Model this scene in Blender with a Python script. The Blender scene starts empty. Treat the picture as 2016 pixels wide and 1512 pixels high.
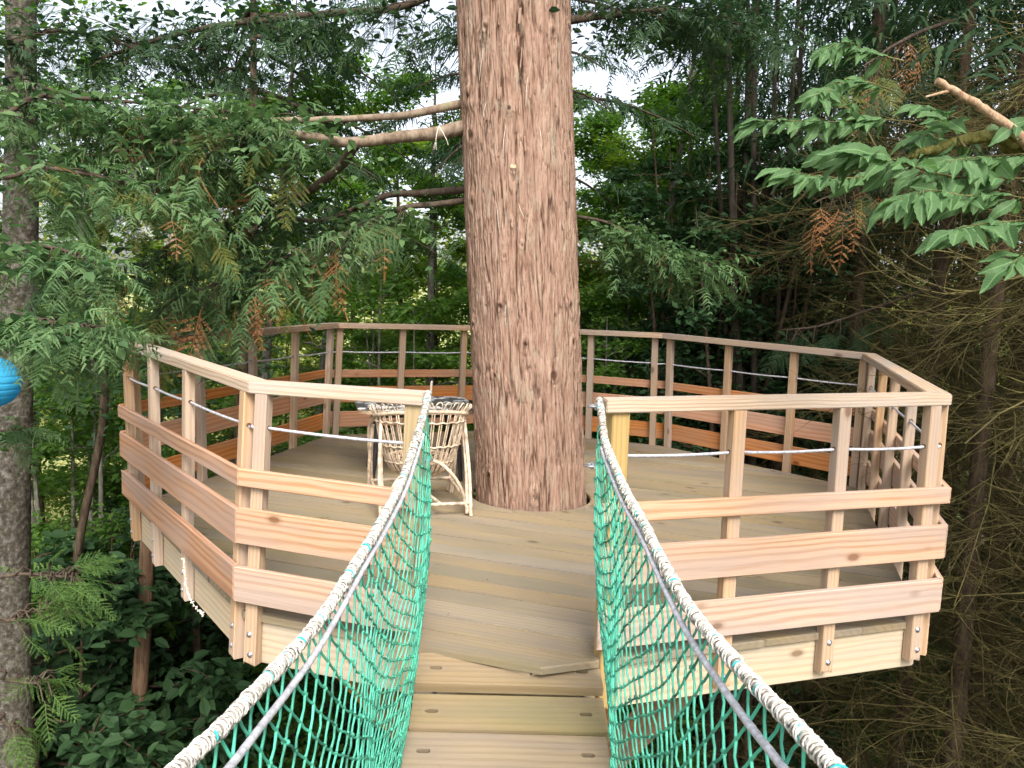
import bpy, math, random
import numpy as np
from mathutils import Matrix, Vector
random.seed(7)
rng = np.random.default_rng(11)
S = bpy.context.scene
COL = S.collection
PI = math.pi

# ------------------------------------------------------------------ camera
PITCH, ROLL, HC, FPX = 0.1142, 0.0386, 1.3264, 1521.0
def cam_basis():
    f = np.array([0, math.cos(PITCH), -math.sin(PITCH)]); r = np.array([1., 0, 0]); u = np.cross(r, f)
    c, s = math.cos(ROLL), math.sin(ROLL)
    return c*r+s*u, -s*r+c*u, f
CR, CU, CF = cam_basis()
cam = bpy.data.objects.new('camera', bpy.data.cameras.new('camera'))
COL.objects.link(cam)
cam.data.sensor_width = 36; cam.data.lens = FPX/2016*36
cam.data.clip_start = 0.05; cam.data.clip_end = 600
mw = Matrix.Identity(4)
for i in range(3):
    mw[i][0], mw[i][1], mw[i][2] = CR[i], CU[i], -CF[i]
mw[2][3] = HC
cam.matrix_world = mw
S.camera = cam

# ------------------------------------------------------------------ light
SUN_EL, SUN_AZ = math.radians(48), math.radians(166)     # azimuth from +y clockwise: behind the camera, a little to the right
w = bpy.data.worlds.new('World'); S.world = w; w.use_nodes = True
nt = w.node_tree; nt.nodes.clear()
out = nt.nodes.new('ShaderNodeOutputWorld'); bg = nt.nodes.new('ShaderNodeBackground'); sky = nt.nodes.new('ShaderNodeTexSky')
sky.sky_type = 'NISHITA'; sky.sun_disc = False; sky.sun_elevation = SUN_EL; sky.sun_rotation = SUN_AZ
sky.dust_density = 4.0; sky.air_density = 1.0; sky.ozone_density = 1.0
hs = nt.nodes.new('ShaderNodeHueSaturation'); hs.inputs['Saturation'].default_value = 0.40
nt.links.new(sky.outputs[0], hs.inputs['Color']); nt.links.new(hs.outputs[0], bg.inputs[0]); nt.links.new(bg.outputs[0], out.inputs[0])
bg.inputs[1].default_value = 0.15
sl = bpy.data.lights.new('sun', 'SUN'); sl.energy = 1.5; sl.angle = math.radians(25); sl.color = (1, 0.95, 0.87)
sun = bpy.data.objects.new('sun', sl); COL.objects.link(sun)
sd = Vector((math.sin(SUN_AZ)*math.cos(SUN_EL), math.cos(SUN_AZ)*math.cos(SUN_EL), math.sin(SUN_EL)))
sun.rotation_euler = sd.to_track_quat('Z', 'Y').to_euler(); sun.location = (0, -5, 20)
S.view_settings.view_transform = 'Standard'; S.view_settings.look = 'None'; S.view_settings.gamma = 1
S.view_settings.exposure = 1.38
S.view_settings.use_curve_mapping = False
S.cycles.max_bounces = 6; S.cycles.diffuse_bounces = 4; S.cycles.glossy_bounces = 2; S.cycles.transmission_bounces = 3
S.cycles.caustics_reflective = False; S.cycles.caustics_refractive = False
S.cycles.use_denoising = True
S.cycles.use_adaptive_sampling = False

# ------------------------------------------------------------------ helpers
def at(px, py, Y):
    """point of the place at depth Y that the photograph shows at pixel (px, py)"""
    d = CR*((px-1008)/FPX) - CU*((py-756)/FPX) + CF
    return np.array([0, 0, HC]) + d*(Y/d[1])

def vn(x, y, z, seed=0):
    """value noise 0..1 on arrays"""
    x, y, z = np.broadcast_arrays(x, y, z)
    xi, yi, zi = np.floor(x).astype(np.int64), np.floor(y).astype(np.int64), np.floor(z).astype(np.int64)
    fx, fy, fz = x-xi, y-yi, z-zi
    fx, fy, fz = fx*fx*(3-2*fx), fy*fy*(3-2*fy), fz*fz*(3-2*fz)
    def h(a, b, c):
        n = (a*73856093) ^ (b*19349663) ^ (c*83492791) ^ (seed*2654435761)
        n = (n ^ (n >> 13)) & 0xffffffff
        n = (n*1274126177) & 0xffffffff
        n = n ^ (n >> 16)
        return (n & 0xffff)/65535.0
    r = 0
    for dx in (0, 1):
        for dy in (0, 1):
            for dz in (0, 1):
                wgt = (fx if dx else 1-fx)*(fy if dy else 1-fy)*(fz if dz else 1-fz)
                r = r + wgt*h(xi+dx, yi+dy, zi+dz)
    return r

class MB:
    """collects faces and links them as one mesh object"""
    def __init__(self): self.v = []; self.f = []; self.n = 0; self.c = []
    def add(self, V, F, col=None):
        V = np.asarray(V, float); F = np.asarray(F, int)
        self.v.append(V); self.f.append(F+self.n); self.n += len(V)
        self.c.append(np.full(len(V), 0.5) if col is None else np.broadcast_to(np.asarray(col, float), (len(V),)))
        return self
    def box(self, x0, x1, y0, y1, z0, z1):
        V = [(x, y, z) for x in (x0, x1) for y in (y0, y1) for z in (z0, z1)]
        return self.add(V, [(0, 1, 3, 2), (4, 6, 7, 5), (0, 4, 5, 1), (2, 3, 7, 6), (0, 2, 6, 4), (1, 5, 7, 3)])
    def tube(self, P, r, sides=6, col=None, cap=True):
        P = np.asarray(P, float); n = len(P)
        r = np.broadcast_to(np.asarray(r, float), (n,))
        T = np.gradient(P, axis=0); T /= np.linalg.norm(T, axis=1)[:, None]+1e-12
        up = np.array([0, 0, 1.]) if abs(T[:, 2]).mean() < .8 else np.array([1., 0.02, 0])
        A = np.cross(T, up); A /= np.linalg.norm(A, axis=1)[:, None]+1e-12
        B = np.cross(T, A)
        a = np.arange(sides)*2*PI/sides
        V = P[:, None, :] + r[:, None, None]*(np.cos(a)[None, :, None]*A[:, None, :]+np.sin(a)[None, :, None]*B[:, None, :])
        i = np.arange(n-1)[:, None]*sides; j = np.arange(sides)[None, :]; k = (j+1) % sides
        F = np.stack([i+j, i+k, i+sides+k, i+sides+j], -1).reshape(-1, 4)
        self.add(V.reshape(-1, 3), F, col)
        if cap and sides <= 12:
            self.poly_cap(V[0][::-1], col); self.poly_cap(V[-1], col)
        return self
    def poly_cap(self, ring, col=None):
        c = ring.mean(0); m = len(ring)
        V = np.vstack([ring, c]); F = [(i, (i+1) % m, m, m) for i in range(m)]
        self.add(V, np.array(F), col)
    def build(self, name, mat=None, parent=None, smooth=False, kind=None, mw=None):
        me = self.mesh(name, mat, smooth)
        return obj(name, me, parent, kind, mw)
    def mesh(self, name, mat=None, smooth=False):
        V = np.concatenate(self.v); C = np.concatenate(self.c)
        quads = [f for f in self.f if f.shape[1] == 4]; tris = [f for f in self.f if f.shape[1] == 3]; ng = [f for f in self.f if f.shape[1] > 4]
        loops, starts, tot = [], [], 0
        tl = [t for t in tris]
        ql = []
        for f in quads:
            dg = f[:, 2] == f[:, 3]
            if dg.any(): tl.append(f[dg][:, :3])
            ql.append(f[~dg])
        for arr, k in ((tl, 3), (ql, 4)):
            if arr:
                a = np.concatenate(arr)
                loops.append(a.ravel()); starts.append(tot+np.arange(len(a))*k); tot += a.size
        for f in ng:
            for row in f:
                loops.append(row); starts.append(np.array([tot])); tot += len(row)
        loops = np.concatenate(loops); starts = np.concatenate(starts)
        me = bpy.data.meshes.new(name)
        me.vertices.add(len(V)); me.vertices.foreach_set('co', V.ravel())
        me.loops.add(len(loops)); me.loops.foreach_set('vertex_index', loops.astype(np.int32))
        me.polygons.add(len(starts)); me.polygons.foreach_set('loop_start', starts.astype(np.int32))
        at_ = me.attributes.new('tone', 'FLOAT', 'POINT'); at_.data.foreach_set('value', C.astype(np.float32))
        me.update(calc_edges=True)
        me.polygons.foreach_set('use_smooth', np.full(len(starts), bool(smooth)))
        if mat: me.materials.append(mat)
        return me

def obj(name, me, parent=None, kind=None, mw=None):
    o = bpy.data.objects.new(name, me); COL.objects.link(o)
    if parent is not None: o.parent = parent
    if kind: o['kind'] = kind
    if mw is not None: o.matrix_basis = mw
    return o
def tag(o, label, cat, group=None):
    o['label'] = label; o['category'] = cat
    if group: o['group'] = group
    return o
def thing(name, label, cat, loc=(0, 0, 0), group=None):
    o = bpy.data.objects.new(name, None); COL.objects.link(o); o.location = loc; o.empty_display_size = .1
    return tag(o, label, cat, group)
def dup(root, label, loc, rz=0, sc=1.0, group=None):
    r = root.copy(); COL.objects.link(r); r.location = loc; r.rotation_euler = (0, 0, rz); r.scale = (sc, sc, sc); r['label'] = label
    if group: r['group'] = group
    for ch in list(root.children):
        c = ch.copy(); COL.objects.link(c); c.parent = r
        for g in list(ch.children):
            d = g.copy(); COL.objects.link(d); d.parent = c
    return r
def frame(p, x, up=(0, 0, 1)):
    """matrix with origin p, local x along x and local z near up"""
    x = Vector(x).normalized(); y = Vector(up).cross(x)
    if y.length < 1e-4: y = Vector((0, 1, 0)).cross(x)
    y.normalize(); z = x.cross(y)
    m = Matrix.Identity(4)
    for i in range(3): m[i][0], m[i][1], m[i][2], m[i][3] = x[i], y[i], z[i], p[i]
    return m
def smooth_path(P, n):
    """Catmull-Rom through the points"""
    P = np.asarray(P, float)
    Q = np.vstack([2*P[0]-P[1], P, 2*P[-1]-P[-2]])
    t = np.linspace(0, len(P)-1-1e-6, n); i = t.astype(int); u = (t-i)[:, None]
    a, b, c, d = Q[i], Q[i+1], Q[i+2], Q[i+3]
    return .5*((2*b)+(c-a)*u+(2*a-5*b+4*c-d)*u*u+(3*b-a-3*c+d)*u**3)

# ------------------------------------------------------------------ materials
def newmat(name, rough=.7, spec=.3):
    m = bpy.data.materials.new(name); m.use_nodes = True
    t = m.node_tree; b = t.nodes['Principled BSDF']; b.inputs['Roughness'].default_value = rough
    b.inputs['Specular IOR Level'].default_value = spec
    return m, t, b
def N(t, typ, **kw):
    n = t.nodes.new(typ)
    for k, v in kw.items():
        if k in n.inputs: n.inputs[k].default_value = v
        else: setattr(n, k, v)
    return n
def ramp(t, src, stops):
    r = t.nodes.new('ShaderNodeValToRGB'); e = r.color_ramp.elements
    while len(e) < len(stops): e.new(.5)
    for i, (p, c) in enumerate(stops): e[i].position = p; e[i].color = (*c, 1) if len(c) == 3 else c
    t.links.new(src, r.inputs[0]); return r.outputs[0]
def mixc(t, fac, a, b, mode='MIX'):
    m = t.nodes.new('ShaderNodeMix'); m.data_type = 'RGBA'; m.blend_type = mode
    for s, v in ((m.inputs[0], fac), (m.inputs[6], a), (m.inputs[7], b)):
        if hasattr(v, 'links') or isinstance(v, bpy.types.NodeSocket): t.links.new(v, s)
        else: s.default_value = v if isinstance(v, float) else (*v, 1)
    return m.outputs[2]
def math_(t, op, a, b=None):
    m = t.nodes.new('ShaderNodeMath'); m.operation = op
    for s, v in zip(m.inputs, (a, b)):
        if v is None: continue
        if isinstance(v, bpy.types.NodeSocket): t.links.new(v, s)
        else: s.default_value = v
    return m.outputs[0]
def mapped(t, scale, rand=40.0):
    """object coordinates, scaled, shifted by a random amount per object"""
    tc = N(t, 'ShaderNodeTexCoord'); oi = N(t, 'ShaderNodeObjectInfo')
    v = N(t, 'ShaderNodeVectorMath', operation='MULTIPLY'); t.links.new(tc.outputs['Object'], v.inputs[0]); v.inputs[1].default_value = scale
    a = N(t, 'ShaderNodeVectorMath', operation='ADD'); t.links.new(v.outputs[0], a.inputs[0])
    c = N(t, 'ShaderNodeCombineXYZ')
    r1 = math_(t, 'MULTIPLY', oi.outputs['Random'], rand)
    t.links.new(r1, c.inputs[0])
    t.links.new(math_(t, 'MULTIPLY', r1, 1.37), c.inputs[1]); t.links.new(math_(t, 'MULTIPLY', r1, .77), c.inputs[2])
    t.links.new(c.outputs[0], a.inputs[1])
    return a.outputs[0], oi.outputs['Random']

def wood(name, light, dark, grey, grey_amt=.35, vary=.25, rings=26, knots=True, moss=None, rough=.72, ring_amt=.6):
    m, t, b = newmat(name, rough, .25)
    # growth rings: distance from a pith that wanders along the board
    P, rnd = mapped(t, (.20, 1.0, 1.0), 0.45)
    wv = N(t, 'ShaderNodeTexWave', wave_type='RINGS', rings_direction='X', Scale=rings, Distortion=4.0, Detail=2.0); wv.inputs['Detail Scale'].default_value = .55
    t.links.new(P, wv.inputs['Vector'])
    P2, _ = mapped(t, (5, 260, 260))
    fib = N(t, 'ShaderNodeTexNoise', Scale=1.0, Detail=3.0); t.links.new(P2, fib.inputs['Vector'])
    P3, _ = mapped(t, (1.5, 9, 9))
    blot = N(t, 'ShaderNodeTexNoise', Scale=1.0, Detail=4.0); t.links.new(P3, blot.inputs['Vector'])
    late = ramp(t, wv.outputs['Fac'], [(.35, (0, 0, 0)), (.95, (1, 1, 1))])
    col = mixc(t, math_(t, 'MULTIPLY', late, ring_amt), light, dark)
    col = mixc(t, math_(t, 'MULTIPLY', ramp(t, fib.outputs['Fac'], [(.42, (0, 0, 0)), (.72, (1, 1, 1))]), .35), col, dark)
    g = ramp(t, blot.outputs['Fac'], [(.42, (0, 0, 0)), (.62, (1, 1, 1))])
    col = mixc(t, math_(t, 'MULTIPLY', g, grey_amt), col, grey)
    if moss:
        P4, _ = mapped(t, (1.1, 2.5, 2.5))
        mo = N(t, 'ShaderNodeTexNoise', Scale=1.0, Detail=5.0); t.links.new(P4, mo.inputs['Vector'])
        col = mixc(t, math_(t, 'MULTIPLY', ramp(t, mo.outputs['Fac'], [(.48, (0, 0, 0)), (.68, (1, 1, 1))]), .6), col, moss)
    if knots:
        P5, _ = mapped(t, (2.6, 5.0, 5.0), 23)
        vo = N(t, 'ShaderNodeTexVoronoi', Scale=1.0); t.links.new(P5, vo.inputs['Vector'])
        k = ramp(t, vo.outputs['Distance'], [(.055, (1, 1, 1)), (.085, (.35, .35, .35)), (.13, (0, 0, 0))])
        col = mixc(t, math_(t, 'MULTIPLY', k, .8), col, (dark[0]*.45, dark[1]*.38, dark[2]*.35))
    hv = N(t, 'ShaderNodeHueSaturation'); t.links.new(col, hv.inputs['Color'])
    t.links.new(math_(t, 'ADD', math_(t, 'MULTIPLY', rnd, vary*2), 1-vary), hv.inputs['Value'])
    t.links.new(math_(t, 'ADD', math_(t, 'MULTIPLY', math_(t, 'FRACT', math_(t, 'MULTIPLY', rnd, 7.31)), .4), .8), hv.inputs['Saturation'])
    t.links.new(hv.outputs[0], b.inputs['Base Color'])
    bp = N(t, 'ShaderNodeBump', Strength=.35, Distance=.004)
    hsum = math_(t, 'ADD', math_(t, 'MULTIPLY', fib.outputs['Fac'], .7), math_(t, 'MULTIPLY', late, -.3))
    t.links.new(hsum, bp.inputs['Height']); t.links.new(bp.outputs[0], b.inputs['Normal'])
    return m

M_RAIL = wood('weathered_fir', (.55, .415, .295), (.35, .225, .135), (.41, .36, .315), .7, .10, 24, ring_amt=.65)
M_POST = wood('post_fir', (.49, .345, .225), (.32, .20, .125), (.37, .30, .255), .65, .14, 22, ring_amt=.5)
M_BOARD = wood('larch_board', (.56, .27, .13), (.36, .14, .06), (.36, .24, .175), .45, .14, 20, ring_amt=.6)
M_BOARD_L = wood('half_weathered_larch_board', (.50, .275, .155), (.32, .14, .065), (.38, .265, .21), .75, .16, 16, ring_amt=.75)
M_BOARD_PALE = wood('weathered_larch_board', (.54, .36, .245), (.36, .19, .10), (.40, .30, .25), .75, .12, 19, ring_amt=.7)
M_FASCIA = wood('treated_beam', (.52, .43, .32), (.37, .28, .19), (.39, .355, .29), .5, .08, 20, ring_amt=.5)
M_DECK = wood('treated_decking', (.29, .23, .145), (.19, .14, .085), (.225, .185, .145), .9, .055, 14, knots=True, moss=(.19, .165, .085), ring_amt=.4)
M_PLANK = wood('bridge_plank_wood', (.285, .22, .14), (.195, .14, .08), (.215, .17, .135), .85, .06, 13, knots=False, moss=(.20, .18, .085), ring_amt=.45)
M_GAP = wood('yellow_treated_post', (.43, .315, .155), (.32, .22, .10), (.38, .29, .16), .3, .05, 26)

def plain(name, c, rough=.5, metal=0., var=.12, scale=30, bump=.0, spec=.4):
    m, t, b = newmat(name, rough, spec); b.inputs['Metallic'].default_value = metal
    P, _ = mapped(t, (scale, scale, scale))
    n = N(t, 'ShaderNodeTexNoise', Scale=1.0, Detail=3.0); t.links.new(P, n.inputs['Vector'])
    lo = tuple(x*(1-var*2) for x in c); hi = tuple(min(1, x*(1+var*2)) for x in c)
    t.links.new(ramp(t, n.outputs['Fac'], [(.3, lo), (.7, hi)]), b.inputs['Base Color'])
    if bump:
        bp = N(t, 'ShaderNodeBump', Strength=bump, Distance=.01); t.links.new(n.outputs['Fac'], bp.inputs['Height']); t.links.new(bp.outputs[0], b.inputs['Normal'])
    return m
M_STEEL = plain('galvanised_steel', (.42, .42, .44), .42, .75, .12, 60)
M_CABLE = plain('steel_cable', (.52, .52, .57), .45, .25, .15, 80)
M_NET = plain('green_net_twine', (.06, .335, .225), .65, 0, .32, 14)
M_WHIP = plain('white_whipping_twine', (.48, .455, .41), .85, 0, .3, 70)
M_ROPE = plain('rope_core', (.36, .33, .28), .9, 0, .25, 90, .4)
M_TEAL = plain('teal_lashing', (.02, .42, .40), .5, 0, .15, 40)
M_RATTAN = plain('rattan_cane', (.52, .41, .30), .5, 0, .25, 22)
M_RATTAN_D = plain('rattan_weave', (.42, .31, .21), .6, 0, .25, 30)
M_BLACK = plain('black_paint', (.018, .018, .02), .4, 0, .2, 30)
M_TIN = plain('dry_white_strand', (.72, .66, .55), .8, 0, .15, 60)
M_DARKHOLE = plain('bored_hole_wood', (.10, .05, .028), .9, 0, .25, 90)
M_CUT = plain('pale_cut_wood', (.42, .31, .20), .8, 0, .22, 60)

def bark(name, dark, mid, light, sx=30., sz=4., bump=.6, lichen=None, tone=False, lich=(.56, .70)):
    m, t, b = newmat(name, .9, .12)
    P, _ = mapped(t, (sx, sx, sz), 0)
    n = N(t, 'ShaderNodeTexNoise', Scale=1.0, Detail=6.0, Roughness=.65); t.links.new(P, n.inputs['Vector'])
    col = ramp(t, n.outputs['Fac'], [(.30, dark), (.5, mid), (.72, light)])
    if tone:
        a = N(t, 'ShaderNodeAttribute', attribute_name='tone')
        col = mixc(t, ramp(t, a.outputs['Fac'], [(.0, (1, 1, 1)), (.55, (0, 0, 0))]), col, tuple(x*.42 for x in dark))  # furrow shade mixed into the bark colour through the tone attribute
    if lichen:
        P2, _ = mapped(t, (sx*.22, sx*.22, sz*.6), 0)
        n2 = N(t, 'ShaderNodeTexNoise', Scale=1.0, Detail=6.0, Roughness=.7); t.links.new(P2, n2.inputs['Vector'])
        col = mixc(t, math_(t, 'MULTIPLY', ramp(t, n2.outputs['Fac'], [(lich[0], (0, 0, 0)), (lich[1], (1, 1, 1))]), .7), col, lichen)
    t.links.new(col, b.inputs['Base Color'])
    bp = N(t, 'ShaderNodeBump', Strength=bump, Distance=.02); t.links.new(n.outputs['Fac'], bp.inputs['Height']); t.links.new(bp.outputs[0], b.inputs['Normal'])
    return m
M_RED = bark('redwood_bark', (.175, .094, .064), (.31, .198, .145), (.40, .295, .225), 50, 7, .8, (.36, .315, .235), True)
M_LIMB = bark('redwood_limb_bark', (.10, .068, .05), (.215, .16, .115), (.30, .25, .19), 24, 9, .5, (.27, .27, .15))
M_LIMB_DARK = bark('dark_limb_bark', (.035, .025, .02), (.075, .055, .04), (.12, .095, .07), 24, 9, .5)
M_GREY = bark('grey_bark', (.05, .042, .034), (.14, .125, .10), (.26, .25, .22), 20, 8, .7, (.30, .31, .25))
M_BIRCH = bark('mottled_pale_bark', (.025, .022, .017), (.085, .074, .058), (.23, .22, .195), 34, 30, .7, (.10, .11, .06))
M_BROWN = bark('brown_bark', (.035, .024, .017), (.085, .06, .04), (.15, .11, .075), 25, 6, .7)
M_STEM = bark('dark_stem_bark', (.018, .015, .012), (.045, .037, .028), (.085, .07, .055), 25, 6, .6)
M_IVY = bark('fibrous_brown_bark', (.07, .04, .025), (.17, .105, .065), (.26, .17, .11), 40, 5, .9)
M_MOSSTWIG = bark('mossy_twig', (.04, .03, .017), (.095, .08, .032), (.19, .165, .06), 5, 5, .3)
M_MOSS = bark('mossy_branch', (.07, .065, .02), (.15, .14, .04), (.24, .22, .08), 60, 30, .8, (.26, .19, .12))
M_STUBWOOD = bark('broken_branch_bark', (.16, .09, .055), (.36, .24, .15), (.48, .37, .26), 50, 20, .5)

def leafmat(name, c0, c1, trans=.35, rough=.6, spec=.2, tcol=None, veins=False):
    m, t, b = newmat(name, rough, spec)
    a = N(t, 'ShaderNodeAttribute', attribute_name='tone'); oi = N(t, 'ShaderNodeObjectInfo')
    f = math_(t, 'FRACT', math_(t, 'ADD', a.outputs['Fac'], math_(t, 'MULTIPLY', oi.outputs['Random'], .45)))
    mid = tuple((x+y)/2 for x, y in zip(c0, c1))
    col = ramp(t, f, [(0, c0), (.5, mid), (.9, c1), (1, c0)])
    if veins:
        tc = N(t, 'ShaderNodeTexCoord'); sp = N(t, 'ShaderNodeSeparateXYZ'); t.links.new(tc.outputs['Object'], sp.inputs[0])
        ay = math_(t, 'ABSOLUTE', sp.outputs[1])
        mid_ = ramp(t, ay, [(.0006, (1, 1, 1)), (.0016, (0, 0, 0))])
        ph = math_(t, 'SINE', math_(t, 'MULTIPLY', math_(t, 'SUBTRACT', sp.outputs[0], math_(t, 'MULTIPLY', ay, .75)), 640.))
        side = math_(t, 'MULTIPLY', ramp(t, ph, [(.86, (0, 0, 0)), (1., (1, 1, 1))]), .35)
        vv = math_(t, 'MAXIMUM', math_(t, 'MULTIPLY', mid_, .7), side)
        col = mixc(t, vv, col, tuple(min(1, x*1.9+.02) for x in c1))
        bp = N(t, 'ShaderNodeBump', Strength=.5, Distance=.003); t.links.new(math_(t, 'MULTIPLY', vv, -1.), bp.inputs['Height']); t.links.new(bp.outputs[0], b.inputs['Normal'])
    t.links.new(col, b.inputs['Base Color'])
    tr = N(t, 'ShaderNodeBsdfTranslucent')
    hv = N(t, 'ShaderNodeHueSaturation', Saturation=1.15, Value=1.9); t.links.new(col, hv.inputs['Color']); t.links.new(hv.outputs[0], tr.inputs['Color'])
    mx = N(t, 'ShaderNodeMixShader'); mx.inputs[0].default_value = trans
    o = t.nodes['Material Output']
    t.links.new(b.outputs[0], mx.inputs[1]); t.links.new(tr.outputs[0], mx.inputs[2]); t.links.new(mx.outputs[0], o.inputs[0])
    return m
M_LEAF = leafmat('broadleaf_green', (.055, .125, .022), (.125, .22, .045), .45)
M_LEAF2 = leafmat('light_broadleaf', (.085, .15, .022), (.18, .26, .05), .5)
M_LEAF3 = leafmat('yellowing_leaf', (.13, .18, .035), (.26, .28, .08), .5)
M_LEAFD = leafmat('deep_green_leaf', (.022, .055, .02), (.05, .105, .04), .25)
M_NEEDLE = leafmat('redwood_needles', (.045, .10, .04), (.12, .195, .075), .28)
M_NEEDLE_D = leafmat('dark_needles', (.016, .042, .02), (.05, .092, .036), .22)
M_NEEDLE_Y = leafmat('yellow_green_needles', (.10, .13, .03), (.20, .20, .05), .25)
M_NEEDLE_B = leafmat('rusty_dead_needles', (.24, .10, .04), (.40, .21, .10), .2, .8, .1)
M_SPRUCE = leafmat('spruce_needles', (.045, .10, .025), (.11, .19, .045), .22)
M_BIG = leafmat('large_leaf', (.055, .115, .042), (.085, .16, .06), .28, .55, .22, veins=True)

def groundmat():
    m, t, b = newmat('forest_floor', .95, .1)
    tc = N(t, 'ShaderNodeTexCoord')
    n = N(t, 'ShaderNodeTexNoise', Scale=.35, Detail=6.0, Roughness=.6); t.links.new(tc.outputs['Object'], n.inputs['Vector'])
    n2 = N(t, 'ShaderNodeTexNoise', Scale=9., Detail=8.0, Roughness=.7); t.links.new(tc.outputs['Object'], n2.inputs['Vector'])
    litter = ramp(t, n2.outputs['Fac'], [(.3, (.05, .035, .022)), (.5, (.13, .095, .06)), (.68, (.26, .21, .15))])
    green = ramp(t, n2.outputs['Fac'], [(.3, (.05, .065, .02)), (.7, (.13, .15, .05))])
    col = mixc(t, ramp(t, n.outputs['Fac'], [(.45, (0, 0, 0)), (.6, (1, 1, 1))]), litter, green)
    sp = N(t, 'ShaderNodeSeparateXYZ'); t.links.new(tc.outputs['Object'], sp.inputs[0])
    mead = ramp(t, n2.outputs['Fac'], [(.25, (.24, .27, .09)), (.7, (.44, .45, .21))])
    mr = N(t, 'ShaderNodeMapRange'); mr.inputs[1].default_value = 17; mr.inputs[2].default_value = 24
    t.links.new(math_(t, 'ADD', sp.outputs[1], math_(t, 'MULTIPLY', n.outputs['Fac'], 4.)), mr.inputs[0])
    mx_ = N(t, 'ShaderNodeMapRange'); mx_.inputs[1].default_value = 5; mx_.inputs[2].default_value = 2; t.links.new(sp.outputs[0], mx_.inputs[0])
    col = mixc(t, math_(t, 'MULTIPLY', mr.outputs[0], mx_.outputs[0]), col, mead)
    t.links.new(col, b.inputs['Base Color'])
    bp = N(t, 'ShaderNodeBump', Strength=.9, Distance=.08); t.links.new(n2.outputs['Fac'], bp.inputs['Height']); t.links.new(bp.outputs[0], b.inputs['Normal'])
    return m
M_GROUND = groundmat()

# ------------------------------------------------------------------ ground
def gz(x, y):
    r = np.clip((np.asarray(y, float)-18)/70., 0, None)
    h = -4.6 + 6*r**1.2 + .35*(vn(np.asarray(x)*.22, np.asarray(y)*.22, 0*np.asarray(x), 3)-.5)
    return np.minimum(h, 2.2) + .05*(vn(np.asarray(x)*2., np.asarray(y)*2., 0*np.asarray(x), 5)-.5)
def build_ground():
    g = np.concatenate([-np.geomspace(240, 16, 26), np.linspace(-15, 15, 90), np.geomspace(16, 240, 26)])
    gy = np.concatenate([-np.geomspace(150, 7, 18), np.linspace(-6, 30, 110), np.geomspace(31, 300, 50)])
    X, Y = np.meshgrid(g, gy); Z = gz(X, Y)
    n, m = X.shape; i = np.arange(n-1)[:, None]*m; j = np.arange(m-1)[None, :]
    F = np.stack([i+j, i+j+1, i+m+j+1, i+m+j], -1).reshape(-1, 4)
    mb = MB().add(np.stack([X, Y, Z], -1).reshape(-1, 3), F)
    mb.build('ground', M_GROUND, None, True, 'structure')
build_ground()

# ------------------------------------------------------------------ tree platform: measured octagon (fascia outer faces)
P8 = np.array([[.11, 2.67], [1.8, 3.22], [2.6, 5.65], [1.40, 7.02], [-.02, 7.56], [-1.64, 6.92], [-2.205, 4.508], [-1.054, 3.037]])
RAILZ = np.array([.967, .988, 1.006, 1.042, 1.026, 1.024, .988, .946])
LEAN = np.array([.03, .036, .048, -.04, .03, -.012, .084, -.012])
def offpoly(P, d):
    n = len(P); o = []
    for i in range(n):
        a, b, c = P[i-1], P[i], P[(i+1) % n]
        e1 = (b-a)/np.linalg.norm(b-a); e2 = (c-b)/np.linalg.norm(c-b)
        m = np.array([e1[1], -e1[0]])+np.array([e2[1], -e2[0]]); m /= (m@m)/2
        o.append(b+np.asarray(d)*m if np.isscalar(d) else b+d[i]*m)
    return np.array(o)
MIT = offpoly(P8, 1.0)-P8
def corner(i, off, z):
    """corner i at outward offset off from the posts' inner plane, at height z (the railing leans a little)"""
    i %= 8
    p = P8[i]+MIT[i]*(off+(LEAN[i]-.05)*max(0, (z+.2)/1.2))
    return np.array([p[0], p[1], z])
def side(i, t, off, z):
    return corner(i, off, z)*(1-t)+corner(i+1, off, z)*t
def railz(i, t): return RAILZ[i % 8]*(1-t)+RAILZ[(i+1) % 8]*t

# Clip a convex polygon by a half plane
def clip(poly, nrm, d):
    out = []
    for i in range(len(poly)):
        a, b = poly[i], poly[(i+1) % len(poly)]
        da, db = a@nrm-d, b@nrm-d
        if da <= 0: out.append(a)
        if da*db < 0: out.append(a+(b-a)*da/(da-db))
    return out
platform = thing('tree_platform', 'octagonal wooden deck built around the big reddish trunk', 'platform', (0.15, 5.06, -.03))
PW = Vector(platform.location)
DECK = offpoly(P8, .012); DECK[0] = (.146, 2.648)
def prism(poly, z0, z1, ctr, ux):
    """prism of a plan polygon, in a frame with origin ctr and x along ux"""
    uy = np.array([-ux[1], ux[0]])
    L = np.array([[(p-ctr)@ux, (p-ctr)@uy] for p in poly]); n = len(L)
    # pulled-in upper rim: worn arris
    c = L.mean(0); e = .006
    Li = L-(L-c)/np.maximum(np.linalg.norm(L-c, axis=1)[:, None], 1e-6)*e
    V = [(*q, z0) for q in L]+[(*q, z1-e) for q in L]+[(*q, z1) for q in Li]
    mb = MB(); V = np.array(V)
    Fs = [(i, (i+1) % n, n+(i+1) % n, n+i) for i in range(n)]+[(n+i, n+(i+1) % n, 2*n+(i+1) % n, 2*n+i) for i in range(n)]
    mb.add(V, np.array(Fs)); mb.f.append(np.array([[2*n+i for i in range(n)]])); mb.f.append(np.array([[i for i in range(n)][::-1]]))
    return mb
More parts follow.
